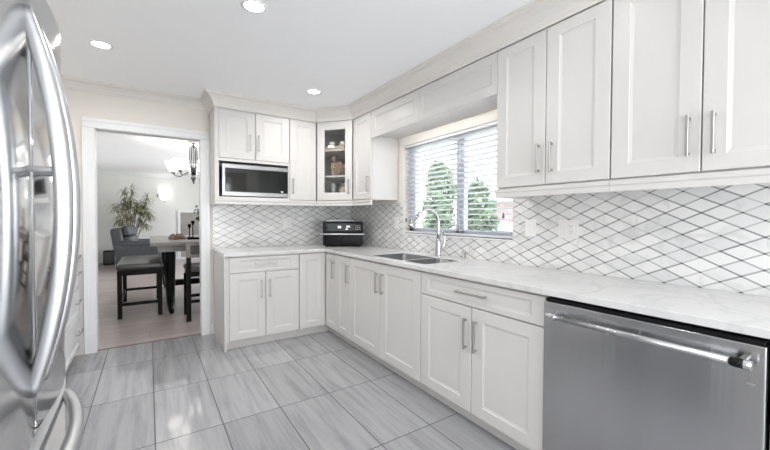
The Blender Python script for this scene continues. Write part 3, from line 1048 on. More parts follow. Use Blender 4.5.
for p in ((0.04, -0.05), (0.41, -0.05), (0.04, -0.25), (0.41, -0.25)):
    obj('foot_pad', box(nb(), p[0] - 0.015, p[0] + 0.015, 0.0, 0.016, p[1] - 0.015, p[1] + 0.015, M=M), BLACK, t)

# ------------------------------------------------------------------ blind
t = thing('window_blind', 'white horizontal slat blind half open in front of the window', 'blind', (XW + 0.035, 2.315, WZ0))
by0, by1 = WY0 + 0.004, WY1 - 0.004
obj('headrail', box(nb(), XW + 0.008, XW + 0.066, by0, by1, WZ1 - 0.028, WZ1 - 0.002, 0.003, 1), BLIND, t)
bm = nb()
ns = 19
z_top, z_bot = WZ1 - 0.050, WZ0 + 0.056
for k in range(ns):
    z = z_bot + (z_top - z_bot) * k / (ns - 1)
    Mr = Matrix.Translation((XW + 0.037, 0, z)) @ Matrix.Rotation(math.radians(8), 4, 'Y')
    box(bm, -0.025, 0.025, by0 + 0.002, by1 - 0.002, -0.0014, 0.0014, M=Mr)
obj('slat_panel', bm, BLIND, t)
obj('bottom_rail', box(nb(), XW + 0.010, XW + 0.064, by0 + 0.002, by1 - 0.002, WZ0 + 0.004, WZ0 + 0.024, 0.003, 1), BLIND, t)
for y in (by0 + 0.15, (by0 + by1) / 2, by1 - 0.15):
    bm = nb()
    for dx in (0.0135, 0.0605):
        cyl(bm, (XW + dx, y, WZ0 + 0.02), (XW + dx, y, WZ1 - 0.04), 0.0011, seg=6)
    obj('ladder_cord', bm, CORD, t)
for (y, z0) in ((2.945, 1.20), (1.735, 1.24)):
    c = obj('lift_cord', cyl(nb(), (XW + 0.004, y, z0 + 0.03), (XW + 0.004, y, WZ1 - 0.03), 0.0012, seg=6), CORD, t)
    obj('tassel', lathe(nb(), [(0.003, 0.04), (0.0065, 0.03), (0.009, 0.002), (0.007, 0.0)], XW + 0.004, y, z0, 12), DOTP, c)

# ------------------------------------------------------------------ switches and outlets


def wall_plate(name, label, cat, M, w, h, kinds, group='switch and outlet plates'):
    """M maps (u, v, w) on the wall; plate centred at the origin"""
    o = M @ Vector((0, -h / 2, 0))
    t = thing(name, label, cat, o, group)
    obj('plate', box(nb(), -w / 2, w / 2, -h / 2, h / 2, 0.0, 0.006, 0.002, 2, M), WHITEPL, t)
    n = len(kinds)
    for i, k in enumerate(kinds):
        u = (i - (n - 1) / 2) * 0.046
        if k == 's':
            obj('rocker', box(nb(), u - 0.0165, u + 0.0165, -0.033, 0.033, 0.005, 0.0095, 0.0015, 1, M), WHITEPL, t)
        else:
            r = obj('receptacle', box(nb(), u - 0.0165, u + 0.0165, -0.033, 0.033, 0.005, 0.0085, 0.0015, 1, M), WHITEPL, t)
            b = nb()
            for vz in (-0.017, 0.017):
                box(b, u - 0.008, u - 0.0055, vz - 0.001, vz + 0.008, 0.0084, 0.0088, M=M)
                box(b, u + 0.0055, u + 0.008, vz - 0.001, vz + 0.008, 0.0084, 0.0088, M=M)
                box(b, u - 0.002, u + 0.002, vz - 0.010, vz - 0.006, 0.0084, 0.0088, M=M)
            obj('slots', b, DOTP, r)
    return t


MR = lambda y, z: frame_matrix((XW - 0.008, y, z), (0, -1, 0), (-1, 0, 0))
MBk = lambda x, z: frame_matrix((x, YW - 0.008, z), (1, 0, 0), (0, -1, 0))
wall_plate('light_switch', 'white single light switch plate on tiles just right of window', 'light switch', MR(1.497, 1.174), 0.082, 0.115, 's')
wall_plate('wall_outlet', 'white double plate with switch and outlet on tiles above dishwasher', 'outlet', MR(1.232, 1.172), 0.126, 0.115, 'so')
wall_plate('wall_outlet', 'white outlet plate on tiles between air fryer and window', 'outlet', MR(3.10, 1.19), 0.072, 0.115, 'o')
wall_plate('wall_outlet', 'white outlet plate on the tiles under the microwave', 'outlet', MBk(1.36, 1.175), 0.112, 0.115, 'so')

# ------------------------------------------------------------------ objects in the glass cabinet
p = in_cab(0.20, 0.135, SH2)
t = tag(obj('wooden_tray', box(nb(), -0.125, 0.125, 0.0, 0.042, -0.09, 0.09, 0.006, 2, frame_matrix(p, dr, dn)), BOARD), 'pale wooden board lying on the top shelf of glass cabinet', 'tray')
for s, dz, lab in ((0.150, 0.11, 'white cup on the wooden board, the left of two'), (0.285, 0.11, 'white cup on the wooden board, the right of two')):
    q = in_cab(s, dz, SH2 + 0.0422)
    t = thing('cup', lab + ' behind cabinet glass', 'cup', q, 'cups in the glass cabinet')
    obj('bowl', lathe(nb(), [(0.018, 0.0), (0.02, 0.004), (0.034, 0.03), (0.037, 0.052), (0.034, 0.052), (0.030, 0.03), (0.004, 0.008)], q[0], q[1], q[2], 20), CERAMIC, t)
    b = nb()
    pts = [Vector(q) + dr * (-0.034 - 0.018 * math.sin(PI * k / 6)) + Vector((0, 0, 0.012 + 0.03 * k / 6)) for k in range(7)]
    obj('handle', tube(b, pts, 0.004, 8), CERAMIC, t)
# tan figurine resting on a basket of dried flowers
q = Vector(in_cab(0.245, 0.108, SH1))
t = thing('flower_basket', 'small wicker basket of dried purple and orange flowers in glass cabinet', 'basket', q)
obj('basket', lathe(nb(), [(0.055, 0.0), (0.065, 0.05), (0.08, 0.09), (0.076, 0.09), (0.06, 0.05), (0.01, 0.03)], q.x, q.y, q.z, 22), BASKET, t)
bp, bo = nb(), nb()
for k in range(46):
    a = random.uniform(0, 2 * PI)
    r = random.uniform(0, 0.075)
    c = (q.x + r * math.cos(a), q.y + r * math.sin(a), q.z + 0.085 + random.uniform(0.0, 0.075) * (1 - r / 0.12))
    ball(bo if k % 4 == 0 else bp, c, random.uniform(0.010, 0.018), seg=8)
obj('purple_flowers', bp, PETALP, t)
obj('orange_flowers', bo, PETALO, t)
q = Vector(in_cab(0.115, 0.225, SH1))
t = thing('figurine', 'tan figurine with brown hair leaning over the flower basket', 'figurine', q)
b = nb()
up = Vector((0, 0, 1))
tube(b, [q, q + up * 0.03, q + up * 0.09 + dr * 0.005, q + up * 0.15 + dr * 0.015, q + up * 0.185 + dr * 0.012, q + up * 0.20 + dr * 0.006], [0.034, 0.036, 0.030, 0.028, 0.02, 0.013], 14)
ball(b, q + up * 0.225 - dr * 0.002, 0.029, 0.029, 0.032, 14)
tube(b, [q + up * 0.165 + dr * 0.022 + dn * 0.02, q + up * 0.15 + dr * 0.07 + dn * 0.04, q + up * 0.125 + dr * 0.12 + dn * 0.04, q + up * 0.115 + dr * 0.155 + dn * 0.038], [0.016, 0.013, 0.010, 0.008], 10)
tube(b, [q + up * 0.165 - dr * 0.012 + dn * 0.02, q + up * 0.12 - dr * 0.022 + dn * 0.03, q + up * 0.085 - dr * 0.005 + dn * 0.04], [0.014, 0.011, 0.008], 10)
obj('body', b, FIGB, t)
b = nb()
ball(b, q + up * 0.236 - dr * 0.010 - dn * 0.008, 0.034, 0.034, 0.030, 12)
ball(b, q + up * 0.20 - dr * 0.025 - dn * 0.012, 0.020, 0.02, 0.035, 12)
obj('hair', b, FIGH, t)
for s, dz, hgt, rad_, lab in ((0.150, 0.13, 0.185, 0.026, 'tall narrow glass on the bottom shelf of glass cabinet'), (0.205, 0.24, 0.17, 0.028, 'short glass standing behind others in glass cabinet')):
    q = in_cab(s, dz, 1.4462)
    tag(obj('drinking_glass', lathe(nb(), [(rad_ * 0.7, 0.0), (rad_ * 0.8, 0.01), (rad_, hgt), (rad_ - 0.003, hgt), (rad_ * 0.7, 0.012)], q[0], q[1], q[2], 20), JARM), lab, 'glass', 'glasses in the glass cabinet')
q = in_cab(0.275, 0.14, 1.4462)
t = thing('storage_jar', 'round glass jar with tan contents on cabinet bottom shelf', 'jar', q)
obj('jar_body', lathe(nb(), [(0.040, 0.0), (0.048, 0.01), (0.050, 0.115), (0.036, 0.142), (0.032, 0.150)], q[0], q[1], q[2], 22), JARF, t)
obj('lid', lathe(nb(), [(0.036, 0.150), (0.036, 0.180), (0.030, 0.186)], q[0], q[1], q[2], 22), JARM, t)

# ------------------------------------------------------------------ refrigerator
RX = -0.220
fy0, fy1, fs = 0.765, 1.477, 1.121
FZ = 0.752
t = thing('refrigerator', 'tall stainless steel French door refrigerator at the left picture edge', 'refrigerator', (-0.6, 1.12, 0))
obj('body', box(nb(), -0.98, RX - 0.068, fy0 + 0.004, fy1 - 0.004, 0.03, 1.765, 0.004, 2), GREYPL, t)
obj('base_grille', box(nb(), -0.9, RX - 0.09, fy0 + 0.02, fy1 - 0.02, 0.0, 0.0295), BLACK, t)


def curved_door(y0, y1, z0, z1, cy, bulge=0.011):
    """door slab with a faintly convex face and rolled vertical edges"""
    b = nb()
    n = 26
    prof = [(RX - 0.065, y0)]
    rr_ = 0.010
    for k in range(5):
        a = k / 4 * PI / 2
        prof.append((RX - rr_ + rr_ * math.sin(a), y0 + rr_ - rr_ * math.cos(a)))
    for k in range(1, n):
        prof.append((RX + bulge * (1 - (2 * k / n - 1) ** 2), y0 + rr_ + (y1 - y0 - 2 * rr_) * k / n))
    for k in range(5):
        a = PI / 2 - k / 4 * PI / 2
        prof.append((RX - rr_ + rr_ * math.sin(a), y1 - rr_ + rr_ * math.cos(a)))
    prof.append((RX - 0.065, y1))
    lo = [b.verts.new((x, y, z0)) for x, y in prof]
    hi = [b.verts.new((x, y, z1)) for x, y in prof]
    b.faces.new(lo[::-1]); b.faces.new(hi)
    m = len(prof)
    for k in range(m):
        f = b.faces.new([lo[k], lo[(k + 1) % m], hi[(k + 1) % m], hi[k]])
        f.smooth = 0 < k < m - 2
    return recalc(b)


def bow_handle(along, a0, a1, fixed, peak, half_w=0.0165, thick=0.0165):
    """arched handle bar: 'z' runs up a door, 'y' runs across the drawer"""
    b = nb()
    n = 44
    rings = []
    for i in range(n + 1):
        s = i / n
        c = a0 + (a1 - a0) * s
        q = abs(2 * s - 1)
        off = peak * (1 - q ** 2.05) - 0.002
        sl = peak * 2.05 * (q ** 1.05) * 2 / abs(a1 - a0) * (1 if s < 0.5 else -1)
        nrm = Vector((1, -sl)).normalized() if True else None
        tp = 0.72 + 0.28 * (1 - q ** 4)
        sec = []
        m = 16
        for k in range(m):
            a = 2 * PI * k / m
            ca, sa = math.cos(a), math.sin(a)
            u = half_w * tp * (abs(ca) ** 0.55) * (1 if ca >= 0 else -1)
            v = thick * tp * (abs(sa) ** 0.75) * (1 if sa >= 0 else -1)
            px, pa = RX + off + 0.003 + v * nrm.x, c + v * nrm.y
            sec.append(b.verts.new((px, fixed + u, pa) if along == 'z' else (px, pa, fixed + u)))
        rings.append(sec)
    m = 16
    for r0, r1 in zip(rings, rings[1:]):
        for k in range(m):
            f = b.faces.new([r0[k], r0[(k + 1) % m], r1[(k + 1) % m], r1[k]])
            f.smooth = True
    b.faces.new(rings[0][::-1]); b.faces.new(rings[-1])
    return recalc(b)


for (y0, y1, hy) in ((fy0, fs - 0.003, 1.070), (fs + 0.003, fy1, 1.168)):
    d = obj('door', curved_door(y0, y1, FZ + 0.001, 1.785, fs), FSTEEL, t)
    h = obj('handle', bow_handle('z', 0.850, 1.690, hy, 0.060), FHANDLE, d)
    obj('handle_post', cyl(nb(), (RX - 0.002, hy, 1.345), (RX + 0.056, hy, 1.345), 0.007, seg=14), GREYPL, h)
d = obj('freezer_drawer', curved_door(fy0, fy1, 0.08, FZ - 0.001, fs, 0.004), FSTEEL, t)
obj('handle', bow_handle('y', 0.788, 1.454, 0.698, 0.060), FHANDLE, d)
bm = nb()
for y in (fy0 + 0.05, fy1 - 0.055):
    bm = nb()
    box(bm, RX - 0.16, RX - 0.012, y - 0.028, y + 0.028, 1.7855, 1.797, 0.004, 2)
    box(bm, RX - 0.16, RX - 0.075, y - 0.028, y + 0.028, 1.7655, 1.790, 0.002, 1)
    obj('hinge_cover', bm, WHITEPL, t)

# ------------------------------------------------------------------ drawer cabinet left of the doorway
t = thing('drawer_bank', 'white base cabinet with stacked drawers between refrigerator and doorway', 'cabinet', (-0.8, 2.9, 0), 'base cabinets')
LX = -0.520
ly0, ly1 = 1.60, YW - 0.026
obj('body', box(nb(), XL + 0.005, LX - 0.021, ly0, ly1, 0.085, 0.880), TRIM, t)
obj('toe_kick', box(nb(), LX - 0.078, LX - 0.065, ly0, ly1, 0.0, 0.0845), CAB, t)
ys = [ly0, 2.50, 3.40, ly1]
zs = [(0.088, 0.372), (0.374, 0.617), (0.619, 0.868)]
for (a, b2) in zip(ys, ys[1:]):
    for z0, z1 in zs:
        M = front('left', (LX, a + 0.001), None, z0, z1)
        add_door(t, M, b2 - a - 0.002, z1 - z0, (b2 - a) * (0.82 if b2 > 4 else 0.5), (z1 - z0) / 2 + 0.01, 0.20, 0.085, 0.055, 'drawer', True, False, TRIM)
tag(obj('worktop', box(nb(), XL + 0.005, -0.503, ly0 - 0.01, ly1 + 0.002, 0.8805, ZT, 0.003, 2), QUARTZ), 'short white worktop on the drawer cabinet beside refrigerator', 'worktop')
# ------------------------------------------------------------------ recessed ceiling lights


def can_light(x, y, label, energy=8.2, z=ZC, group='recessed ceiling lights'):
    t = thing('ceiling_light', label, 'ceiling light', (x, y, z), group)
    obj('trim_ring', lathe(nb(), [(0.052, -0.001), (0.056, -0.006), (0.070, -0.004), (0.073, 0.0), (0.052, 0.0)], x, y, z, 32, False), TRIM, t)
    obj('diffuser', lathe(nb(), [(0.052, -0.0012), (0.030, -0.002), (0.002, -0.0025)], x, y, z, 32), LAMP, t)
    ld = bpy.data.lights.new('can_lamp', 'AREA')
    ld.shape = 'DISK'
    ld.size = 0.10
    ld.spread = math.radians(165)
    ld.energy = energy
    ld.color = (1.0, 0.985, 0.96)
    lo = bpy.data.objects.new('can_lamp', ld)
    C.objects.link(lo)
    lo.location = (0, 0, -0.012)
    lo.parent = t
    return t


can_light(0.511, 2.127, 'recessed ceiling light nearest the camera, at the top picture edge', 11.0)
can_light(-0.267, 3.195, 'recessed ceiling light in front of the doorway, above the refrigerator', 7.5)
can_light(1.327, 3.233, 'recessed ceiling light near the glass corner cabinet', 6.2)
can_light(1.390, 0.980, 'recessed ceiling light reflected in the right wall cabinet, out of frame', 0.6)
can_light(-0.45, -1.1, 'recessed ceiling light behind the camera on the refrigerator side', 3.0)
can_light(0.75, -1.1, 'recessed ceiling light behind the camera on the dishwasher side', 3.0)


# ------------------------------------------------------------------ dining room
# bench
t = thing('bench', 'black framed bench with charcoal padded leather seat nearest the doorway', 'bench', (-0.09, 5.88, 0))
bx0, bx1, by0_, by1_ = -0.335, 0.150, 5.31, 6.46
b = nb()
box(b, bx0, bx1, by0_, by1_, 0.585, 0.665, 0.035, 5, smooth=True)
obj('seat', b, SEATLEATHER, t)
b = nb()
for (x0, x1, y0, y1) in ((bx0 + 0.02, bx1 - 0.02, by0_ + 0.02, by0_ + 0.045), (bx0 + 0.02, bx1 - 0.02, by1_ - 0.045, by1_ - 0.02), (bx0 + 0.02, bx0 + 0.045, by0_ + 0.02, by1_ - 0.02), (bx1 - 0.045, bx1 - 0.02, by0_ + 0.02, by1_ - 0.02)):
    box(b, x0, x1, y0, y1, 0.525, 0.590)
obj('apron', b, BLACKWOOD, t)
for x in (bx0 + 0.012, bx1 - 0.060):
    for y in (by0_ + 0.012, by1_ - 0.060):
        obj('leg', box(nb(), x, x + 0.048, y, y + 0.048, 0.0, 0.586, 0.003, 1), BLACKWOOD, t)
for y in (by0_ + 0.024, by1_ - 0.048):
    obj('stretcher', box(nb(), bx0 + 0.058, bx1 - 0.058, y, y + 0.026, 0.155, 0.190), BLACKWOOD, t)
for x in (bx0 + 0.024, bx1 - 0.048):
    obj('stretcher', box(nb(), x, x + 0.026, by0_ + 0.058, by1_ - 0.058, 0.155, 0.190), BLACKWOOD, t)

# table
t = thing('dining_table', 'grey-washed wooden dining table with black curved legs', 'table', (0.58, 6.3, 0))
tx0, tx1, ty0, ty1 = 0.012, 1.15, 5.36, 7.30
obj('tabletop', box(nb(), tx0, tx1, ty0, ty1, 0.870, 0.912, 0.004, 2), GREYWOOD, t)
b = nb()
box(b, tx0 + 0.09, tx1 - 0.09, ty0 + 0.07, ty0 + 0.095, 0.785, 0.8695)
box(b, tx0 + 0.09, tx1 - 0.09, ty1 - 0.095, ty1 - 0.07, 0.785, 0.8695)
box(b, tx0 + 0.09, tx0 + 0.115, ty0 + 0.095, ty1 - 0.095, 0.785, 0.8695)
box(b, tx1 - 0.115, tx1 - 0.09, ty0 + 0.095, ty1 - 0.095, 0.785, 0.8695)
obj('apron', b, GREYWOOD, t)
for sx, px in ((-1, tx0 + 0.225), (1, tx1 - 0.225)):
    for sy, py in ((-1, ty0 + 0.22), (1, ty1 - 0.22)):
        b = nb()
        tube(b, [(px, py - sy * 0.04, 0.868), (px, py - sy * 0.02, 0.70), (px, py - sy * 0.05, 0.45), (px, py - sy * 0.02, 0.25), (px, py + sy * 0.10, 0.09), (px, py + sy * 0.22, 0.035), (px, py + sy * 0.30, 0.027)],
             [0.060, 0.066, 0.060, 0.056, 0.046, 0.034, 0.027], 14)
        obj('leg', b, BLACKWOOD, t)
obj('stretcher', box(nb(), tx0 + 0.23, tx1 - 0.23, 6.24, 6.36, 0.20, 0.28, 0.006, 1), BLACKWOOD, t)
b = nb()
for px in (tx0 + 0.225, tx1 - 0.225):
    box(b, px - 0.035, px + 0.035, ty0 + 0.20, ty1 - 0.20, 0.20, 0.28, 0.006, 1)
obj('side_rail', b, BLACKWOOD, t)


def dining_chair(x, y, rz, label):
    """counter-height chair with a framed top rail; local +y is forward"""
    Mc = Matrix.Translation((x, y, 0)) @ Matrix.Rotation(rz, 4, 'Z')
    t = thing('dining_chair', label, 'chair', (x, y, 0))
    obj('seat', box(nb(), -0.215, 0.215, -0.20, 0.215, 0.575, 0.655, 0.030, 4, Mc, True), SEATLEATHER, t)
    b = nb()
    box(b, -0.20, 0.20, -0.19, 0.20, 0.525, 0.580, 0.004, 1, Mc)
    obj('apron', b, BLACKWOOD, t)
    for sx in (-1, 1):
        for sy in (-1, 1):
            top = 0.76 if sy < 0 else 0.53
            obj('leg', box(nb(), sx * 0.188 - 0.024, sx * 0.188 + 0.024, sy * 0.188 - 0.024, sy * 0.188 + 0.024, 0.0, top, 0.003, 1, Mc), BLACKWOOD, t)
    for sy in (-0.188, 0.188):
        obj('stretcher', box(nb(), -0.165, 0.165, sy - 0.014, sy + 0.014, 0.215, 0.250, M=Mc), BLACKWOOD, t)
    for sx in (-0.188, 0.188):
        obj('stretcher', box(nb(), sx - 0.014, sx + 0.014, -0.165, 0.165, 0.255, 0.290, M=Mc), BLACKWOOD, t)
    b = nb()
    Mf = Mc @ frame_matrix((-0.215, -0.205, 0.755), (1, 0, 0), (0, -1, 0))
    shaker(b, 0.43, 0.185, Mf, 0.045, 0.040, 0.030, 0.006, 0.012)
    bk = obj('backrest', b, GREYWOOD, t)
    obj('back_inset', box(nb(), 0.046, 0.384, 0.041, 0.144, -0.0125, -0.010, M=Mf), SEATLEATHER, bk)
    return t


dining_chair(0.578, 4.985, 0.0, 'counter chair with grey framed back at the near table end')

# things on the table
q = Vector((0.345, 6.05, 0.9170))
t = thing('decor_bowl', 'brown woven wreath bowl on the left part of table', 'bowl', q)
b = nb()
for k in range(3):
    tube(b, [(q.x + (0.10 - k * 0.012) * math.cos(2 * PI * j / 20 + k), q.y + (0.10 - k * 0.012) * math.sin(2 * PI * j / 20 + k), q.z + 0.016 + k * 0.018 + 0.006 * math.sin(j * 2.1 + k)) for j in range(21)], 0.014, 8)
obj('wreath', b, BASKET, t)
b = nb()
for k in range(9):
    a = 2 * PI * k / 9
    ball(b, (q.x + 0.055 * math.cos(a), q.y + 0.055 * math.sin(a), q.z + 0.045 + 0.008 * (k % 3)), 0.021, seg=10)
obj('pine_cones', b, BARK, t)
tag(obj('serving_tray', box(nb(), 0.475, 0.86, 5.90, 6.15, 0.9125, 0.938, 0.006, 2), BLACKWOOD), 'low dark tray on the table beside the wreath bowl', 'tray')
for (x, y, hh, lab) in ((0.505, 6.02, 0.15, 'shorter black candle holder on the dark tray'), (0.545, 5.98, 0.20, 'taller black candle holder on the dark tray')):
    t = thing('candle_holder', lab, 'candle holder', (x, y, 0.9382), 'candle holders on the tray')
    obj('stand', lathe(nb(), [(0.030, 0.0), (0.030, 0.006), (0.007, 0.014), (0.006, hh - 0.02), (0.014, hh - 0.012), (0.014, hh)], x, y, 0.9382, 16), BLACKWOOD, t)
    obj('cup', lathe(nb(), [(0.012, hh), (0.024, hh + 0.012), (0.024, hh + 0.045), (0.018, hh + 0.048)], x, y, 0.9382, 16), BLACKWOOD, t)
q = Vector((0.69, 6.05, 0.9382))
t = thing('vase', 'white vase with round green leaves standing on the dark tray', 'vase', q)
obj('vessel', lathe(nb(), [(0.04, 0.0), (0.055, 0.05), (0.05, 0.12), (0.025, 0.17), (0.03, 0.19), (0.022, 0.19)], q.x, q.y, q.z, 20), CERAMIC, t)
bs, bl = nb(), nb()
for k in range(13):
    a = random.uniform(0, 2 * PI)
    tip = q + Vector((math.cos(a) * random.uniform(0.06, 0.15), math.sin(a) * random.uniform(0.06, 0.15), random.uniform(0.30, 0.52)))
    mid = q + Vector((math.cos(a) * 0.03, math.sin(a) * 0.03, 0.27))
    tube(bs, [q + Vector((0, 0, 0.17)), mid, tip], [0.003, 0.0025, 0.0015], 6)
    for j in range(8):
        s = 0.15 + 0.85 * j / 7
        c = mid.lerp(tip, s)
        n = Vector((random.gauss(0, 1), random.gauss(0, 1), random.gauss(0, 0.6))).normalized()
        e1 = n.orthogonal().normalized()
        e2 = n.cross(e1)
        r = random.uniform(0.018, 0.030)
        o_ = c + e1 * r
        bl.faces.new([bl.verts.new(o_ + e1 * r * math.cos(2 * PI * i / 8) + e2 * r * 0.8 * math.sin(2 * PI * i / 8)) for i in range(8)])
obj('stems', bs, BARK, t)
obj('foliage', bl, LEAFG, t)

# chandelier
cx, cy = 0.605, 6.45
t = thing('chandelier', 'pewter chandelier with white glass shades hanging above the table', 'chandelier', (cx, cy, ZC))
b = nb()
lathe(b, [(0.062, 0.0), (0.062, -0.012), (0.03, -0.035), (0.012, -0.045)][::-1], cx, cy, ZC, 20)
obj('canopy', b, PEWTER, t)
b = nb()
cyl(b, (cx, cy, ZC - 0.04), (cx, cy, 1.86), 0.008, seg=12)
lathe(b, [(0.010, 0.0), (0.022, 0.03), (0.042, 0.07), (0.040, 0.09), (0.012, 0.13)], cx, cy, 1.79, 18)
ball(b, (cx, cy, 1.785), 0.014, seg=10)
for k in range(6):
    a = 2 * PI * k / 6
    tube(b, [(cx + 0.015 * math.cos(a), cy + 0.015 * math.sin(a), 2.38), (cx + 0.05 * math.cos(a), cy + 0.05 * math.sin(a), 2.34), (cx + 0.055 * math.cos(a), cy + 0.055 * math.sin(a), 2.1), (cx + 0.02 * math.cos(a), cy + 0.02 * math.sin(a), 1.92)], 0.009, 8)
obj('stem', b, PEWTER, t)
for k in range(5):
    a = 2 * PI * k / 5 + 1.466
    ca, sa = math.cos(a), math.sin(a)
    P = lambda r, z: (cx + ca * r, cy + sa * r, z)
    arm = obj('arm', tube(nb(), [P(0.012, 1.90), P(0.06, 1.97), P(0.13, 1.93), P(0.20, 1.885), P(0.27, 1.895), P(0.30, 1.935)], 0.008, 8), PEWTER, t)
    b = nb()
    lathe(b, [(0.012, 0.0), (0.030, 0.01), (0.034, 0.03)], P(0.30, 0)[0], P(0.30, 0)[1], 1.925, 16)
    obj('socket', b, PEWTER, arm)
    b = nb()
    lathe(b, [(0.034, 0.0), (0.066, 0.02), (0.086, 0.075), (0.118, 0.155), (0.114, 0.155), (0.082, 0.075), (0.030, 0.006)], P(0.30, 0)[0], P(0.30, 0)[1], 1.955, 22)
    obj('shade', b, SHADE, arm)
    ld = bpy.data.lights.new('chandelier_bulb', 'POINT')
    ld.energy, ld.shadow_soft_size, ld.color = 2.2, 0.04, (1, 0.95, 0.88)
    lo = bpy.data.objects.new('chandelier_bulb', ld)
    C.objects.link(lo)
    lo.parent = t
    lo.location = Vector(P(0.30, 2.11)) - Vector(t.location)

# wall sconce
sx_, sz_ = 0.375, 1.84
t = thing('wall_sconce', 'glowing wall light on the far dining wall', 'wall light', (sx_, 11.98, sz_))
b = nb()
box(b, sx_ - 0.17, sx_ + 0.02, 11.975, 11.999, sz_ - 0.03, sz_ + 0.05, 0.004, 1)
cyl(b, (sx_, 11.98, sz_ - 0.13), (sx_, 11.88, sz_ - 0.13), 0.012, seg=10)
cyl(b, (sx_, 11.999, sz_ - 0.13), (sx_, 11.975, sz_ - 0.13), 0.03, seg=14)
obj('bracket', b, PEWTER, t)
obj('shade', lathe(nb(), [(0.04, 0.0), (0.09, 0.03), (0.13, 0.12), (0.15, 0.26), (0.146, 0.26), (0.12, 0.12), (0.03, 0.02)], sx_, 11.84, sz_ - 0.13, 24), SCONCEM, t)
ld = bpy.data.lights.new('sconce_bulb', 'POINT')
ld.energy, ld.shadow_soft_size = 0.1, 0.06
lo = bpy.data.objects.new('sconce_bulb', ld)
C.objects.link(lo)
lo.parent = t
lo.location = (0, -0.16, 0.22)

# recliner (faces +x)
t = thing('recliner', 'dark grey leather recliner armchair beyond the bench', 'armchair', (-0.2, 10.55, 0))
MRc = Matrix.Translation((-0.10, 10.55, 0)) @ Matrix.Rotation(math.radians(-14), 4, 'Z')


def rbox(b, x0, x1, y0, y1, z0, z1, r, tilt=0.0, pivot=None):
    Mx = MRc
    if tilt:
        pv = Vector(pivot)
        Mx = MRc @ Matrix.Translation(pv) @ Matrix.Rotation(tilt, 4, 'Y') @ Matrix.Translation(-pv)
    return box(b, x0, x1, y0, y1, z0, z1, r, 5, Mx, True)


obj('base', rbox(nb(), -0.42, 0.40, -0.36, 0.36, 0.0, 0.32, 0.02), LEATHER, t)
b = nb()
rbox(b, -0.52, -0.28, -0.33, 0.33, 0.30, 0.98, 0.07, math.radians(-9), (-0.40, 0, 0.35))
obj('backrest', b, LEATHER, t)
b = nb()
rbox(b, -0.34, -0.18, -0.29, 0.29, 0.76, 1.03, 0.075, math.radians(-14), (-0.3, 0, 0.76))
obj('head_cushion', b, LEATHER, t)
b = nb()
rbox(b, -0.30, -0.10, -0.28, 0.28, 0.42, 0.78, 0.075, math.radians(-18), (-0.25, 0, 0.45))
obj('lumbar_cushion', b, LEATHER, t)
obj('seat', rbox(nb(), -0.26, 0.48, -0.28, 0.28, 0.30, 0.52, 0.07), LEATHER, t)
obj('footrest', rbox(nb(), 0.405, 0.52, -0.28, 0.28, 0.08, 0.44, 0.05), LEATHER, t)
for s in (-1, 1):
    b = nb()
    y0, y1 = (0.27, 0.47) if s > 0 else (-0.47, -0.27)
    rbox(b, -0.46, 0.44, y0, y1, 0.0, 0.62, 0.06)
    rbox(b, -0.44, 0.44, y0 - 0.01, y1 + 0.01, 0.54, 0.68, 0.065)
    obj('armrest', b, LEATHER, t)

# tall potted plant behind the recliner
px_, py_ = -0.42, 11.45
t = thing('potted_plant', 'tall potted plant with long narrow olive leaves behind recliner', 'plant', (px_, py_, 0))
obj('pot', lathe(nb(), [(0.13, 0.0), (0.17, 0.02), (0.20, 0.34), (0.18, 0.36), (0.165, 0.30), (0.02, 0.29)], px_, py_, 0, 24), TERRA, t)
bs, bl = nb(), nb()


def strap_leaf(b, p, d, ln, wd_, droop):
    side = d.cross(Vector((0, 0, 1)))
    side = side.normalized() if side.length > 0.05 else Vector((1, 0, 0))
    prev = None
    pos, dd = p.copy(), d.normalized()
    n = 5
    for i in range(n + 1):
        s = i / n
        w = wd_ * math.sin(PI * min(1, 0.15 + 0.85 * s)) if i < n else 0.0008
        l, r = b.verts.new(pos - side * w / 2), b.verts.new(pos + side * w / 2)
        if prev:
            f = b.faces.new([prev[0], prev[1], r, l])
            f.smooth = True
        prev = (l, r)
        pos = pos + dd * ln / n
        dd = (dd + Vector((0, 0, -droop))).normalized()


heads = []
for k in range(15):
    a = random.uniform(0, 2 * PI)
    r = random.uniform(0.05, 0.46)
    heads.append((px_ + 0.08 + r * math.cos(a), py_ + 0.45 * r * math.sin(a), random.uniform(1.05, 1.85)))
heads += [(px_ - 0.10, py_, 1.86), (px_ + 0.05, py_ + 0.05, 1.98), (px_ + 0.32, py_, 1.42), (px_ + 0.42, py_ - 0.1, 1.30), (px_ - 0.26, py_, 1.50), (px_ + 0.18, py_ - 0.1, 1.60), (px_ - 0.24, py_, 1.15), (px_ + 0.25, py_, 1.12), (px_ + 0.36, py_, 1.05)]
for (hx_, hy_, hz_) in heads:
    hp = Vector((hx_, hy_, hz_))
    base = Vector((px_ + (hx_ - px_) * 0.12, py_ + (hy_ - py_) * 0.12, 0.29))
    tube(bs, [base, base.lerp(hp, 0.55) + Vector((0, 0, 0.12)), hp], [0.010, 0.006, 0.004], 6)
    for j in range(42):
        a = random.uniform(0, 2 * PI)
        d = Vector((math.cos(a), math.sin(a), random.uniform(-0.5, 1.3)))
        strap_leaf(bl, hp + Vector((0, 0, random.uniform(-0.16, 0.06))), d, random.uniform(0.14, 0.30), 0.018, random.uniform(0.18, 0.5))
obj('stems', bs, BARK, t)
obj('foliage', bl, LEAFO, t)

# speaker box by the far corner
t = thing('subwoofer', 'black box speaker on the floor behind the recliner', 'speaker', (-0.90, 11.72, 0))
obj('cabinet', box(nb(), -0.98, -0.76, 11.55, 11.88, 0.0, 0.36, 0.008, 2), BLACK, t)
obj('grille', box(nb(), -0.96, -0.78, 11.54, 11.549, 0.03, 0.33), DOTP, t)

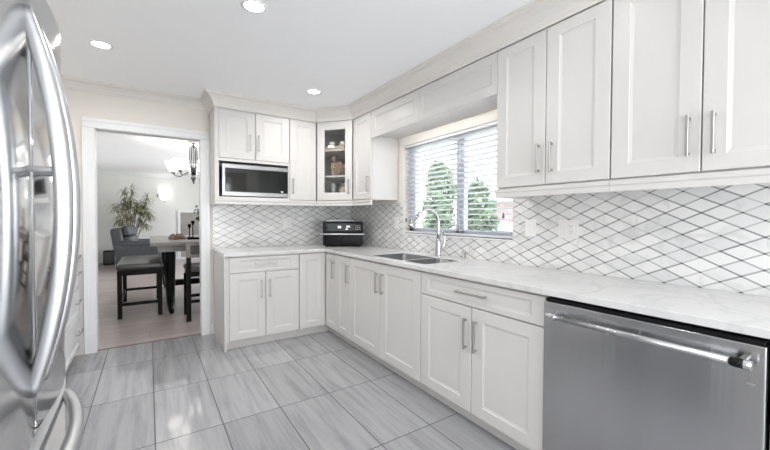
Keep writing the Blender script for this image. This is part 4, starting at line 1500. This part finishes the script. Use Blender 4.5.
# floor lamp-like white column by the far wall: a slim white standing mirror
t = thing('wall_mirror', 'tall white framed mirror leaning on the far dining wall', 'mirror', (0.86, 11.93, 0))
M = frame_matrix((0.70, 11.95, 0.0), (1, 0, 0), (0, -1, 0))
obj('frame', shaker(nb(), 0.62, 1.44, M, 0.07, 0.07, 0.04, 0.01, 0.012), TRIM, t)
obj('glass', box(nb(), 0.071, 0.549, 0.071, 1.369, -0.0125, -0.009, M=M), CHROME, t)

# ------------------------------------------------------------------ outdoors
struct('ground', box(nb(), 2.5, 40, -15, 40, -0.75, -0.6), BOUNCEM, 'ground outside the window, paled to bounce light indoors', 'ground')


def tree(x, y, h, r, label, n=2300, low=0.35):
    t = thing('tree', label, 'tree', (x, y, -0.6), 'trees outside the window')
    obj('trunk', tube(nb(), [(x, y, -0.6), (x + 0.05, y, -0.6 + h * 0.4), (x, y + 0.04, -0.6 + h * 0.8)], [0.09, 0.07, 0.03], 10), BARK, t)
    b = nb()
    clumps = []
    for k in range(26):
        zz = low + (1 - low) * ((k + 0.5) / 26)
        prof = max(0.12, math.sin(PI * min(1.0, 0.25 + 0.72 * (k + 0.5) / 26)) ** 0.7)
        a = k * 2.4
        rr = r * prof * random.uniform(0.25, 0.8)
        clumps.append((Vector((x + rr * math.cos(a), y + rr * math.sin(a), -0.6 + h * zz)), r * random.uniform(0.26, 0.40)))
    for k in range(n):
        cc, cr_ = clumps[k % len(clumps)]
        c = cc + Vector((random.gauss(0, 1), random.gauss(0, 1), random.gauss(0, 0.8))).normalized() * cr_ * random.random() ** 0.5
        nn = Vector((random.gauss(0, 1), random.gauss(0, 1), random.gauss(0.5, 1))).normalized()
        e1 = nn.orthogonal().normalized()
        e1 = (Matrix.Rotation(random.uniform(0, 6.28), 3, nn) @ e1)
        e2 = nn.cross(e1)
        s = random.uniform(0.05, 0.10)
        b.faces.new([b.verts.new(c + e1 * s), b.verts.new(c + e2 * s * 0.5), b.verts.new(c - e1 * s), b.verts.new(c - e2 * s * 0.5)])
    obj('crown', b, TREELEAF, t)
    return t


tree(5.1, 5.62, 2.95, 0.56, 'leafy green tree seen through the left window pane')
tree(6.3, 5.62, 2.6, 0.54, 'leafy green tree behind the window mullion')

t = thing('neighbour_house', 'pinkish neighbouring house with grey roof beyond the right pane', 'house', (14.5, 8.2, -0.6))
obj('wall', box(nb(), 12.0, 17.0, 6.2, 10.3, -0.6, 1.9), BRICKW, t)
b = nb()
v = [b.verts.new(p_) for p_ in ((11.7, 5.9, 1.9), (11.7, 10.6, 1.9), (17.3, 10.6, 1.9), (17.3, 5.9, 1.9), (14.5, 7.0, 3.0), (14.5, 9.5, 3.0))]
for f in ((0, 1, 5, 4), (1, 2, 5), (2, 3, 4, 5), (3, 0, 4), (3, 2, 1, 0)):
    b.faces.new([v[i] for i in f])
obj('roof', recalc(b), ROOFM, t)
obj('window', box(nb(), 11.96, 11.999, 7.0, 8.2, 0.6, 1.5), BLACKGLASS, t)
t = thing('garden_fence', 'white board fence beyond the trees outside the window', 'fence', (9.5, 8, -0.6))
b = nb()
for k in range(60):
    box(b, 9.48, 9.5, 1.0 + k * 0.2, 1.188 + k * 0.2, -0.6, 1.02)
obj('board_panel', b, FENCEM, t)
obj('top_rail', box(nb(), 9.46, 9.52, 1.0, 13.0, 1.02, 1.07), FENCEM, t)
